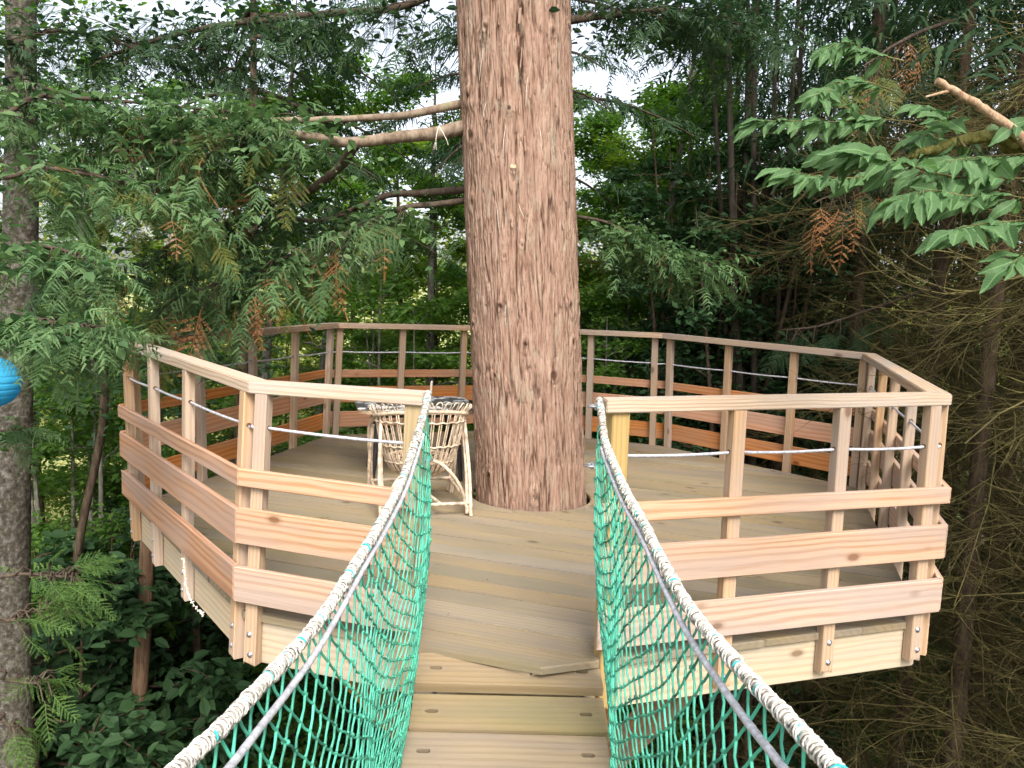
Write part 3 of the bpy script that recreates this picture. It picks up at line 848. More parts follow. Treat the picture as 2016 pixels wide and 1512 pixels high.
def build_trunk():
    nt_, zs = 560, np.concatenate([np.linspace(-4.9, -.4, 30)[:-1], np.linspace(-.4, 3.6, 620), np.linspace(3.6, 11, 30)[1:]])
    th = np.arange(nt_)*2*PI/nt_
    TH, Z = np.meshgrid(th, zs)
    R0 = .366-.010*np.clip(Z, 0, 12)*.25-np.clip(Z-3.5, 0, 9)*.018+.03*np.exp(-np.clip(Z+.35, 0, 9)*3.5)+np.clip(-.3-Z, 0, 9)*.05
    c, s = np.cos(TH), np.sin(TH)
    # broad fluting
    R0 = R0+.012*(vn(c*2.2+9, s*2.2, Z*.25, 1)-.5)*2+.006*(vn(c*5, s*5, Z*.7, 2)-.5)*2
    wz = Z+.35*(vn(c*4, s*4, Z*1.2, 4)-.5)
    wa = .10*(vn(c*6, s*6, Z*2.0, 6)-.5)+.03*(vn(c*16, s*16, Z*6.0, 16)-.5)
    cc, ss = np.cos(TH+wa), np.sin(TH+wa)
    n1 = 1-np.abs(2*vn(cc*15, ss*15, wz*1.9, 7)-1); n2 = 1-np.abs(2*vn(cc*32, ss*32, wz*4.0, 8)-1)
    n3 = 1-np.abs(2*vn(cc*52, ss*52, wz*8, 9)-1); n4 = vn(cc*100, ss*100, wz*14, 10)
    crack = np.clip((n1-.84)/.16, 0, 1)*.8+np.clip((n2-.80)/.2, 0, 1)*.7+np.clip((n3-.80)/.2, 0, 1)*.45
    disp = -.011*np.clip(crack, 0, 1.3)+.007*(n2-.5)*.6+.005*(n3-.5)+.004*(n4-.5)
    # flaky horizontal breaks
    fl = vn(cc*22, ss*22, wz*9, 12); disp += .006*np.clip((fl-.62)*4, 0, 1)
    tone = np.clip(.80-.66*crack+.15*(n4-.5), 0, 1)  # recess shade put into the bark colour, here and at knots and split
    ax, ay = tr_axis(Z)
    for (px, py, sz, cut) in KN:
        p = trunk_point(px, py); a0 = math.atan2(p[1]-TRC[1], p[0]-tr_axis(p[2])[0]); r_ = .36
        da = (np.angle(np.exp(1j*(TH-a0))))*r_; dz = Z-p[2]
        d = np.hypot(da, dz*.8)
        k = .085*sz
        disp += .030*sz*np.exp(-(d/k)**2)-.045*sz*np.exp(-(d/(k*.34))**2)*(0.3 if cut else 1)+.002*np.sin(d/k*9+a0*20)*np.exp(-(d/k/1.3)**2)
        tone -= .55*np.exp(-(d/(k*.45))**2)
    # long dark split near the top
    for px, y0, y1 in ((1022, -40, 62), (1026, 70, 170)):
        for py in np.linspace(y0, y1, 12):
            p = trunk_point(px+3*math.sin(py*.1), max(py, 0)) if py >= 0 else None
            if p is None: continue
            a0 = math.atan2(p[1]-TRC[1], p[0]-tr_axis(p[2])[0])
            da = (np.angle(np.exp(1j*(TH-a0))))*.36; dz = Z-p[2]
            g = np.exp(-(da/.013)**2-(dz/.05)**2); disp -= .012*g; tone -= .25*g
    R = R0+disp
    V = np.stack([ax+R*c-RW[0], ay+R*s-RW[1], Z-RW[2]], -1)
    n, m = V.shape[:2]; i = np.arange(n-1)[:, None]*m; j = np.arange(m)[None, :]; k = (j+1) % m
    F = np.stack([i+j, i+k, i+m+k, i+m+j], -1).reshape(-1, 4)
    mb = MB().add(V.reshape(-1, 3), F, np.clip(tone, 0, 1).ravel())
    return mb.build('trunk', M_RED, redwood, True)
trunk = build_trunk()
def build_stubs():
    for (px, py, sz, cut) in KN:
        if not cut: continue
        p = trunk_point(px, py); ax, ay = tr_axis(p[2]); d = np.array([p[0]-ax, p[1]-ay, .08]); d /= np.linalg.norm(d)
        r = .040*sz+.006
        mb = MB(); a = np.linspace(0, 2*PI, 15)[:-1]
        X = np.cross(d, (0, 0, 1.)); X /= np.linalg.norm(X); Y_ = np.cross(d, X)
        rings = [p+d*q+rr*(np.cos(a)[:, None]*X+np.sin(a)[:, None]*Y_)*(1+.06*np.sin(a*3)[:, None]) for q, rr in ((-.05, r*1.2), (-.012, r*1.05), (.002, r*.85), (.004, r*.75))]
        V = np.concatenate(rings)-RW; n = len(a)
        mb.add(V, [(k*n+i, k*n+(i+1) % n, (k+1)*n+(i+1) % n, (k+1)*n+i) for k in range(3) for i in range(n)])
        mb.poly_cap(rings[-1]-RW)
        mb.build('branch_stub', M_CUT, redwood, True)
build_stubs()
# loose strips and flakes of bark
mb = MB()
for _ in range(700):
    z = rng.uniform(-.02, 3.5); a = rng.uniform(0, 2*PI); ln = rng.uniform(.03, .14); wd_ = rng.uniform(.003, .008); lift = rng.uniform(.003, .012); tl_ = rng.normal(0, .05)
    ax, ay = tr_axis(z); V = []
    for q, u in enumerate(np.linspace(0, 1, 4)):
        rr_ = .366-.010*z*.25+.03*math.exp(-(z+.35)*3.5)-.004+lift*(1-u)**1.5; aa = a+tl_*u*ln/.36
        wq = wd_*(1-.6*abs(u-.5))/.366
        for sg in (-1, 1): V.append((ax+rr_*math.cos(aa+sg*wq)-RW[0], ay+rr_*math.sin(aa+sg*wq)-RW[1], z+ln*u-RW[2]))
    mb.add(V, [(0, 1, 3, 2), (2, 3, 5, 4), (4, 5, 7, 6)], rng.uniform(.55, .95))
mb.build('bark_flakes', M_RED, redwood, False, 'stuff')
# pale resin runs and loose fibres hanging on the bark
mb = MB()
for (x0, y0, x1, y1) in ((950, 95, 945, 160), (958, 200, 950, 235), (995, 245, 990, 310), (975, 395, 985, 460), (1022, 400, 1030, 430), (995, 600, 996, 640), (1094, 745, 1090, 770), (1105, 890, 1106, 920), (1040, 150, 1034, 210), (1062, 250, 1066, 300)):
    pts = [trunk_point(x0+(x1-x0)*t+1.2*math.sin(t*4+x0), y0+(y1-y0)*t) for t in np.linspace(0, 1, 6)]
    pts = [q+np.array([0, -.006, 0]) for q in pts]
    mb.tube(np.array(pts)-RW, [.0006, .0012, .0016, .0014, .0012, .0006], 5)
mb.build('resin_streak', M_TIN, redwood, True, 'stuff')

# ------------------------------------------------------------------ conifer sprays
def spray_mesh(name, mat, L=.30, n_side=11, seed=1, droop=.25, needle=.0125, nw=.0042, flat=True, ragged=0.):
    """flat feathery spray: a twig, alternate side twigs, two ranks of needles on each; local x outwards, z up"""
    r = np.random.default_rng(seed); mb = MB()
    def curve(x): return np.array([x, .02*math.sin(x*11+seed), -droop*x*x/L])
    tw = [curve(x) for x in np.linspace(0, L, 7)]
    mb.tube(tw, np.linspace(.0022, .0008, 7), 3, .5, False)
    quads = []; cols = []
    def needles(P0, D, ln, n0):
        k = max(4, int(ln/.0052)); ts = np.linspace(.06, 1, k)
        D = D/np.linalg.norm(D); S_ = np.cross(D, (0, 0, 1.)); S_ /= np.linalg.norm(S_)+1e-9
        tone = r.uniform(.1, .85)
        for t in ts:
            if r.random() < ragged: continue
            p = P0+D*ln*t+np.array([0, 0, -.12*ln*t*t])
            nl = needle*(1.0-.55*t**2)*r.uniform(.8, 1.15)*min(1, .5+t*2)
            for sg in (-1, 1):
                d = S_*sg*.86+D*.55+np.array([0, 0, r.uniform(-.25, .12)]) if flat else S_*sg*r.uniform(.2, .9)+D*.7+np.array([0, 0, r.uniform(-.6, .7)])
                d /= np.linalg.norm(d); e = np.cross(d, (0, 0, 1.)); e /= np.linalg.norm(e)+1e-9
                a = p; b = p+d*nl*.55+e*nw*.5; c = p+d*nl; f = p+d*nl*.55-e*nw*.5
                quads.append((a, b, c, f)); cols.append(np.clip(tone+r.uniform(-.1, .1), 0, .95))
    for i in range(n_side):
        t = (i+.7)/(n_side+.4); p = curve(L*t)
        for sg in (-1, 1):
            if r.random() < .08+ragged*.4: continue
            ln = L*(.42*(1-t)**.75+.07)*r.uniform(.75, 1.15)
            ang = math.radians(r.uniform(42, 62))
            d = np.array([math.cos(ang), sg*math.sin(ang), -r.uniform(.0, .35)])
            needles(p, d, ln, i)
            mb.tube([p, p+d/np.linalg.norm(d)*ln*.9+np.array([0, 0, -.1*ln])], [.0012, .0006], 3, .5, False)
    needles(curve(L*.82), curve(L)-curve(L*.82), L*.22, 0)
    Q = np.array(quads); n = len(Q)
    mb.add(Q.reshape(-1, 3), np.arange(n*4).reshape(-1, 4), np.repeat(cols, 4))
    return mb.mesh(name, mat)
SP_G = [spray_mesh('spray', M_NEEDLE, .30, 11, s, .3) for s in (1, 2, 3)]
SP_Y = [spray_mesh('spray', M_NEEDLE_Y, .28, 10, 4, .35)]
SP_B = [spray_mesh('spray', M_NEEDLE_B, .24, 8, s, .9, ragged=.25) for s in (5, 6)]
SP_D = [spray_mesh('spray', M_NEEDLE_D, .30, 9, s, .3) for s in (7, 8)]
SP_S = [spray_mesh('spray', M_SPRUCE, .24, 8, s, .2, .012, .0036, False) for s in (9, 10)]
def mesh_arrays(me):
    n = len(me.vertices); V = np.zeros(n*3, np.float32); me.vertices.foreach_get('co', V); V = V.reshape(-1, 3)
    m = len(me.polygons); ls = np.zeros(m, np.int32); me.polygons.foreach_get('loop_start', ls); lt = np.zeros(m, np.int32); me.polygons.foreach_get('loop_total', lt)
    lv = np.zeros(len(me.loops), np.int32); me.loops.foreach_get('vertex_index', lv)
    q = ls[lt == 4]; F = lv[q[:, None]+np.arange(4)[None, :]]
    T = np.zeros(n, np.float32); me.attributes['tone'].data.foreach_get('value', T)
    return V, F, T
# lighter spray for masses seen small: side twigs as narrow serrated blades
def coarse_spray(seed, L=.36, n_side=10):
    r = np.random.default_rng(seed); V, F, C = [], [], []
    bend = r.uniform(-.25, .25)
    for i in range(n_side):
        t = (i+.6)/n_side
        for sg in (-1, 1):
            if r.random() < .13: continue
            ln = L*(.36*(1-t)**.7+.08)*r.uniform(.5, 1.3); ang = math.radians(r.uniform(30, 68))
            d = np.array([math.cos(ang), sg*math.sin(ang), r.uniform(-.7, .12)]); d /= np.linalg.norm(d)
            e = np.cross(d, (0, 0, 1.)); e /= np.linalg.norm(e); e = e+np.array([0, 0, r.uniform(-.5, .5)]); p = np.array([L*t, bend*L*t*t, -.3*L*t*t])
            w_ = r.uniform(.008, .0125); k = len(V); m = 11
            for q in range(m):
                u = q/(m-1); hw = (1.0 if q % 2 else .42)*(1-u**2.2)+.05
                V += [p+d*ln*u+e*w_*hw+np.array([0, 0, -.22*ln*u*u]), p+d*ln*(u+.02)-e*w_*hw+np.array([0, 0, -.22*ln*u*u])]
            for q in range(m-1): F.append((k+2*q, k+2*q+2, k+2*q+3, k+2*q+1))
            C += [r.uniform(.1, .85)]*(2*m)
    return np.array(V), np.array(F), np.array(C)
COARSE = [coarse_spray(s) for s in (31, 32, 33, 34, 35)]
def rotm(x, up):
    x = x/np.linalg.norm(x); y = np.cross(up, x); y /= np.linalg.norm(y)+1e-9; z = np.cross(x, y)
    return np.stack([x, y, z], 1)
def add_coarse(mb, p, d, sc, up=(0, 0, 1.)):
    V, F, C = COARSE[rng.integers(5)]
    Rm = rotm(d, np.asarray(up)+rng.normal(0, .25, 3))
    mb.add((V*sc)@Rm.T+p, F, np.clip(C+rng.uniform(-.12, .12), 0, .95))

def leaf_cloud(mb, pos, size, out_bias=None, hexa=False, flat=.6):
    """a small leaf at every position"""
    n = len(pos)
    a = rng.uniform(0, 2*PI, n)
    nz = flat+rng.random(n)*(1-flat)*1.2; nz = np.clip(nz, -1, 1)
    ph = rng.uniform(0, 2*PI, n); h = np.sqrt(np.clip(1-nz**2, 0, 1))
    Nn = np.stack([h*np.cos(ph), h*np.sin(ph), nz], -1)
    D = np.stack([np.cos(a), np.sin(a), -.25+0*a], -1); D -= Nn*(D*Nn).sum(1)[:, None]; D /= np.linalg.norm(D, axis=1)[:, None]
    E = np.cross(Nn, D)
    sz = size*rng.uniform(.65, 1.25, n)[:, None]; w_ = sz*rng.uniform(.24, .34, n)[:, None]
    tone = np.clip(rng.uniform(.05, .9, n), 0, .95)
    if hexa:
        V = np.stack([pos, pos+D*sz*.3+E*w_+Nn*w_*.25, pos+D*sz*.68+E*w_*.8+Nn*w_*.15, pos+D*sz-Nn*sz*.1, pos+D*sz*.68-E*w_*.8+Nn*w_*.15, pos+D*sz*.3-E*w_+Nn*w_*.25], 1).reshape(-1, 3)
        b = np.arange(n)[:, None]*6
        F = np.concatenate([b+np.array([0, 1, 2, 3]), b+np.array([0, 3, 4, 5])])
        mb.add(V, F, np.repeat(tone, 6))
    else:
        V = np.stack([pos, pos+D*sz*.45+E*w_+Nn*w_*.3, pos+D*sz, pos+D*sz*.45-E*w_+Nn*w_*.3], 1).reshape(-1, 3)
        mb.add(V, np.arange(n*4).reshape(-1, 4), np.repeat(tone, 4))
def limb(tree, pts, r0, r1, mat, name='branch', sides=9, n=40):
    """curved limb of a tree, as a part; returns the part and its path in world space"""
    O = np.array(tree.location)
    P = smooth_path(pts, n); P += rng.normal(0, min(.006, r0*.10), P.shape)*np.linspace(0, 1, n)[:, None]
    rr = r0*(1-np.linspace(0, 1, n))**.8*(1-r1/r0)+r1
    rr = rr*(1+.10*(vn(np.linspace(0, 4, n), 0*rr, 0*rr+r0*99, 3)-.5))
    o = MB().tube(P-O, rr, sides).build(name, mat, tree, True)
    return o, P
def hang_sprays(tree, part, P, n, t0, mats, spread=.30, size=(.8, 1.25), down=.35, bias=None):
    """sprays on short twigs along a limb, each one an object under its limb"""
    O = np.array(tree.location); tw = MB(); any_ = False
    for _ in range(n):
        t = t0+(1-t0)*rng.random()**.8; k = min(len(P)-2, int(t*(len(P)-1)))
        p = P[k]; T = P[k+1]-P[k-1] if k > 0 else P[1]-P[0]; T /= np.linalg.norm(T)
        a = rng.uniform(0, 2*PI); side_ = np.cross(T, (0, 0, 1.)); side_ /= np.linalg.norm(side_)+1e-9
        out_ = side_*math.cos(a)*1.0+np.array([0, 0, 1.])*(math.sin(a)*.45-down)+T*rng.uniform(.1, .9)
        out_ /= np.linalg.norm(out_)
        ln = spread*rng.uniform(.15, 1.0)
        q = p+out_*ln+np.array([0, 0, -.15*ln])
        any_ = True; tw.tube([p-O, (p+q)/2-O+np.array([0, 0, .02]), q-O], [.004, .003, .002], 4, .5, False)
        d = out_*.8+T*.4+np.array([0, 0, -down*rng.uniform(.2, 1.3)])+rng.normal(0, .22, 3)
        if bias is not None: d = d+np.asarray(bias)
        me = mats[rng.integers(len(mats))]
        sc = rng.uniform(*size)
        Rm = rotm(d, np.array([0, 0, 1.])+rng.normal(0, .35, 3))
        m = Matrix.Identity(4)
        for i in range(3):
            for j in range(3): m[i][j] = Rm[i, j]*sc
            m[i][3] = q[i]-O[i]
        o = obj('spray', me, part); o.matrix_basis = m
    if any_: tw.build('twigs', M_LIMB_DARK, part, True, 'stuff')
def mass(tree, part, P, n, t0, mat, spread, sc=(.42, .75), down=.3):
    """the rest of a limb's foliage, behind and between its separate sprays"""
    O = np.array(tree.location); mb = MB()
    for _ in range(n):
        t = t0+(1-t0)*rng.random(); k = min(len(P)-2, int(t*(len(P)-1))); p = P[k]; T = P[k+1]-P[k]; T /= np.linalg.norm(T)
        d = rng.normal(0, 1, 3)*np.array([1, 1, .30])+T*.8; d[2] -= down*.7; d /= np.linalg.norm(d)
        add_coarse(mb, p+d*spread*rng.random()-O, d+np.array([0, 0, -.4*rng.random()]), rng.uniform(*sc))
    m = n*6; t = t0+(1-t0)*rng.random(m); k = np.minimum((t*(len(P)-1)).astype(int), len(P)-1)
    leaf_cloud(mb, P[k]+rng.normal(0, .42, (m, 3))*spread*np.array([1, 1, .42])-np.array([0, 0, down*.16])-O, .062, hexa=True)
    mb.build('foliage', mat, part, False, 'stuff')
PX = lambda L: [at(*q) for q in L]
L1, P1 = limb(redwood, PX([(915, 203, 5.05), (870, 212, 4.95), (800, 226, 4.9), (720, 232, 4.85), (600, 236, 4.7), (450, 236, 4.55), (300, 232, 4.4), (150, 250, 4.3)]), .030, .007, M_LIMB)
L2, P2 = limb(redwood, PX([(915, 250, 5.0), (860, 262, 4.9), (780, 270, 4.8), (690, 281, 4.7), (620, 270, 4.6), (540, 262, 4.5), (450, 262, 4.4), (320, 285, 4.3), (150, 310, 4.1)]), .046, .006, M_LIMB)
L3, P3_ = limb(redwood, PX([(700, 282, 4.75), (672, 325, 4.85), (620, 368, 4.95), (585, 385, 5.0), (500, 415, 5.0), (400, 470, 4.9), (260, 530, 4.7)]), .034, .006, M_LIMB_DARK)
L4, P4_ = limb(redwood, PX([(915, 395, 5.1), (860, 402, 5.0), (800, 408, 4.95), (740, 432, 4.9), (640, 480, 4.8), (540, 515, 4.7), (420, 560, 4.6), (320, 600, 4.5)]), .022, .004, M_LIMB_DARK)
L4b, P4b = limb(redwood, PX([(925, 372, 5.2), (830, 380, 5.3), (760, 385, 5.3), (690, 415, 5.3), (620, 435, 5.3), (520, 420, 5.3)]), .028, .008, M_LIMB_DARK)
L5, P5_ = limb(redwood, PX([(1130, 425, 5.2), (1200, 440, 5.4), (1290, 485, 5.5), (1400, 520, 5.5)]), .012, .003, M_LIMB_DARK)
L6, P6_ = limb(redwood, PX([(1120, 40, 5.2), (1200, 30, 5.3), (1330, 20, 5.3), (1460, 50, 5.2)]), .03, .008, M_LIMB_DARK)
L7, P7_ = limb(redwood, PX([(915, -60, 5.2), (800, 10, 5.2), (600, 30, 5.1), (380, 60, 5.0), (180, 120, 4.8)]), .03, .008, M_LIMB_DARK)
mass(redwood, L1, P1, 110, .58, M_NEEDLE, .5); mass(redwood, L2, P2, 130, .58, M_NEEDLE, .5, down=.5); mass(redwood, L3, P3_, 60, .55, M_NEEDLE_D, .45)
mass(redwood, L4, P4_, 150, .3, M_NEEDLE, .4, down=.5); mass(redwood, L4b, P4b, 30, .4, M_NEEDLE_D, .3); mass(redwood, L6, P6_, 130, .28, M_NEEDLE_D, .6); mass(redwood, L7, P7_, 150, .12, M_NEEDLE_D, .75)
mass(redwood, L5, P5_, 110, .3, M_NEEDLE, .35, (.4, .7))
hang_sprays(redwood, L1, P1, 46, .55, SP_G+SP_Y+SP_B, .40, bias=(0, -.2, -.1))
hang_sprays(redwood, L2, P2, 56, .55, SP_G+SP_B+SP_Y+SP_G, .45, down=.6, bias=(0, -.2, -.2))
hang_sprays(redwood, L3, P3_, 30, .5, SP_G+SP_D+SP_B+SP_Y, .40, down=.5)
hang_sprays(redwood, L4, P4_, 70, .22, SP_G+SP_B+SP_B+SP_Y, .35, down=.5)
hang_sprays(redwood, L4b, P4b, 10, .5, SP_D+SP_B, .2)
hang_sprays(redwood, L5, P5_, 22, .15, SP_G+SP_G+SP_B, .22, (.6, .9))
hang_sprays(redwood, L6, P6_, 40, .1, SP_D, .45, (.9, 1.4), down=.1)
hang_sprays(redwood, L7, P7_, 45, .15, SP_D+SP_D+SP_G[:1], .6, (.9, 1.4), down=.1)
# crown of the redwood above the deck, mostly above the frame
mb = MB()
for _ in range(240):
    z = rng.uniform(5.6, 12.5); a = rng.uniform(0, 2*PI); rr = 3.4*(1-.55*(z-5)/7.5)*math.sqrt(rng.uniform(.05, 1))
    add_coarse(mb, np.array([TRC[0]-.3+rr*math.cos(a), TRC[1]+rr*math.sin(a), z-.12*rr])-RW, np.array([math.cos(a), math.sin(a), -.2]), rng.uniform(1.4, 2.4))
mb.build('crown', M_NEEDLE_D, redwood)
# small green sprig on the bark
for (px, py) in ((905, 470), (890, 485), (912, 478)):
    p = at(px, py, 4.72); o = obj('spray', SP_G[0], redwood)
    Rm = rotm(np.array([-.6+.3*random.random(), -.5, .1-.6*random.random()]), np.array([0, .2, 1.]))
    m = Matrix.Identity(4)
    for i in range(3):
        for j in range(3): m[i][j] = Rm[i, j]*.4
        m[i][3] = p[i]-RW[i]
    o.matrix_basis = m
# frayed white cord over the lower limb
mb = MB(); c = at(864, 252, 4.78); b0 = c
for (dx, dz, ln) in ((-.012, -.05, .10), (.05, -.07, .10)):
    pts = smooth_path([c+(0, 0, .012), c+np.array([dx*.4, -.03, -.02]), c+np.array([dx, -.03, -ln*.7]), c+np.array([dx*1.2, -.02, -ln])], 14)
    mb.tube(pts-c, .0022, 5)
for k in range(7):
    q = c+np.array([-.012+random.uniform(-.01, .01), -.025, -.09]); mb.tube(np.array([q, q+np.array([random.uniform(-.01, .01), 0, -.025-.02*random.random()])])-c, .0008, 3)
o = mb.build('cord', M_TIN, None, True); o.location = c
tag(o, 'frayed white cord tied over the lower bare branch beside the trunk', 'cord')

# ------------------------------------------------------------------ chair
def build_chair():
    ch = thing('wicker_chair', 'rattan tub chair with looped back standing beside the trunk', 'chair', (-.55, 4.69, 0))
    ch.rotation_euler = (0, 0, math.radians(17)); ch.scale = (1.0, 1.0, 1.03)
    # local: sitter faces +y, back towards -y
    def rim(a, dz=0, k=1.0):
        """a: angle from the back, -pi..pi; the shell opens to the front"""
        rx, ry = .285*k, .27*k
        h = .615-.10*(1-math.cos(a))*.5*1.2
        return np.array([rx*math.sin(a), -ry*math.cos(a)+.02, h+dz])
    A = math.radians(118)
    # thick rim cane and armrests running down to the front legs
    pts = [rim(a) for a in np.linspace(-A, A, 40)]
    fl, fr = np.array([-.27, .30, .36]), np.array([.27, .30, .36])
    pts = [np.array([-.265, .30, .0]), np.array([-.272, .30, .22]), np.array([-.285, .27, .42]), np.array([-.275, .19, .50])]+pts[2:-2]+[np.array([.275, .19, .50]), np.array([.285, .27, .42]), np.array([.272, .30, .22]), np.array([.265, .30, .0])]
    MB().tube(smooth_path(pts, 120), .0125, 9).build('rim_cane', M_RATTAN, ch, True)
    # cane loops: inverted U through the rim, running down into the seat bowl
    n = 19
    an = np.linspace(-math.radians(100), math.radians(100), n*1)
    step = an[1]-an[0]
    bowl = lambda a, z, k: np.array([.285*k*math.sin(a), -.27*k*math.cos(a)+.02, z])
    def kz(z): return .42+.62*min(1, max(0, (z-.20)/.45))**.42
    for i in range(n):
        a0, a1 = an[i]-step*.36, an[i]+step*.36
        path = []
        zt = rim(an[i])[2]
        for z in np.linspace(.20, zt+.015, 9): path.append(bowl(a0*(.75+.25*(z/.65)), z, kz(z)+.0))
        top_ = rim(an[i], .055); k_ = 1.10
        for b in np.linspace(PI, 0, 7)[1:-1]:
            aa = an[i]+step*.36*math.cos(b); q = bowl(aa, zt+.025+.032*math.sin(b), 1.07+.02*math.sin(b)); path.append(q)
        for z in np.linspace(zt+.015, .20, 9): path.append(bowl(a1*(.75+.25*(z/.65)), z, kz(z)))
        MB().tube(smooth_path(path, 44), .0042, 6).build('cane_loop', M_RATTAN, ch, True)
    # binding rings
    for z, k, r in ((.545, .985, .0055), (.40, .87, .0055), (.30, .745, .005)):
        mb = MB(); q = [bowl(a, z-.03*(1-math.cos(a))*.6+.003*math.sin(a*25), k) for a in np.linspace(-math.radians(108), math.radians(108), 120)]
        mb.tube(q, r, 6); mb.build('binding_ring', M_RATTAN, ch, True)
    # woven seat bowl
    mb = MB()
    for s in range(30):
        a = s/30*2*PI
        for sg in (1, -1):
            pth = [np.array([(.19-.09*t)*math.sin(a+sg*t*.9), (.19-.09*t)*math.cos(a+sg*t*.9)+.03, .30-.085*t]) for t in np.linspace(0, 1, 7)]
            mb.tube(pth, .0035, 5, None, False)
    for r, z in ((.19, .30), (.145, .255), (.10, .215), (.05, .21)):
        mb.tube([np.array([r*math.sin(a), r*math.cos(a)+.03, z]) for a in np.linspace(0, 2*PI, 40)], .0055, 6, None, False)
    mb.build('seat_weave', M_RATTAN_D, ch, True)
    MB().tube([np.array([.20*math.sin(a), .20*math.cos(a)+.03, .295]) for a in np.linspace(0, 2*PI, 48)], .011, 8).build('seat_ring', M_RATTAN, ch, True)
    # legs, doubled canes
    for sx in (-1, 1):
        for (foot, top_) in (((.27*sx, -.26, 0), (.255*sx, -.08, .53)), ((.275*sx, .31, 0), (.27*sx, .20, .47))):
            for e in (0, 1):
                f = np.array(foot)+np.array([-.022*e*sx, .012*e, .0+.012*e]); t_ = np.array(top_)+np.array([-.002*e*sx, .03*e, -.02*e])
                MB().tube(smooth_path([f, (f+t_)/2+np.array([.008*sx, 0, 0]), t_], 14), .0115, 8).build('leg', M_RATTAN, ch, True)
        # curved brace from seat to rear foot
        MB().tube(smooth_path([np.array([.02*sx, -.215, .335]), np.array([.11*sx, -.225, .29]), np.array([.20*sx, -.235, .18]), np.array([.252*sx, -.24, .03])], 20), .010, 8).build('brace', M_RATTAN, ch, True)
        MB().tube([np.array([.258*sx, -.235, .075]), np.array([.258*sx, .29, .095])], .010, 8).build('stretcher', M_RATTAN, ch, True)
    MB().tube([np.array([-.27, -.238, .072]), np.array([.27, -.238, .072])], .0105, 8).build('stretcher', M_RATTAN, ch, True)
    MB().tube([np.array([-.27, .295, .10]), np.array([.27, .295, .10])], .0105, 8).build('stretcher', M_RATTAN, ch, True)
    MB().tube([np.array([.09, -.235, .072]), np.array([-.02, .29, .10])], .0105, 8).build('stretcher', M_RATTAN, ch, True)
    return ch
build_chair()

# ------------------------------------------------------------------ table
def peeling():
    m, t, b = newmat('black_top_with_peeling_white_paint', .35, .4)
    P, _ = mapped(t, (6, 6, 6), 3)
    n = N(t, 'ShaderNodeTexNoise', Scale=1.6, Detail=7.0, Roughness=.62); t.links.new(P, n.inputs['Vector'])
    n2 = N(t, 'ShaderNodeTexNoise', Scale=14., Detail=3.0); t.links.new(P, n2.inputs['Vector'])
    f = ramp(t, n.outputs['Fac'], [(.535, (0, 0, 0)), (.55, (1, 1, 1))])
    base = ramp(t, n2.outputs['Fac'], [(.3, (.035, .034, .036)), (.7, (.075, .072, .075))])
    t.links.new(mixc(t, f, base, (.72, .71, .70)), b.inputs['Base Color'])
    return m
def build_table():
    tb = thing('low_table', 'low table with a dark top and peeling white paint behind the chair', 'table', (-.70, 5.55, 0))
    tb.rotation_euler = (0, 0, math.radians(14)); tb.scale = (1, 1, 1.0)
    hw, hd, rc, z0, z1 = .42, .36, .11, .495, .525
    ring = []
    for cx, cy, a0 in ((hw-rc, hd-rc, 0), (-hw+rc, hd-rc, PI/2), (-hw+rc, -hd+rc, PI), (hw-rc, -hd+rc, 3*PI/2)):
        for a in np.linspace(a0, a0+PI/2, 8): ring.append((cx+rc*math.cos(a), cy+rc*math.sin(a)))
    ring = np.array(ring); n = len(ring)
    mb = MB(); V = np.concatenate([np.c_[ring*.995, np.full(n, z1)], np.c_[ring, np.full(n, z1-.004)]])
    mb.add(V, [(n+i, n+(i+1) % n, (i+1) % n, i) for i in range(n)]); mb.f.append(np.array([list(range(n))]))
    mb.build('tabletop', peeling(), tb)
    mb = MB(); V = np.concatenate([np.c_[ring, np.full(n, z1-.0045)], np.c_[ring*.99, np.full(n, z0)]])
    mb.add(V, [(n+i, n+(i+1) % n, (i+1) % n, i) for i in range(n)]); mb.f.append(np.array([[n+i for i in range(n)][::-1]]))
    mb.build('edge_band', M_CUT, tb)
    for sx in (-1, 1):
        for sy in (-1, 1):
            MB().tube([(sx*.27, sy*.22, .49), (sx*.29, sy*.24, .25), (sx*.31, sy*.26, 0)], [.022, .019, .014], 10).build('leg', M_BLACK, tb, True)
    mb = MB(); mb.box(-.30, .30, -.24, .24, .455, .4945); mb.build('apron', M_BLACK, tb)
build_table()

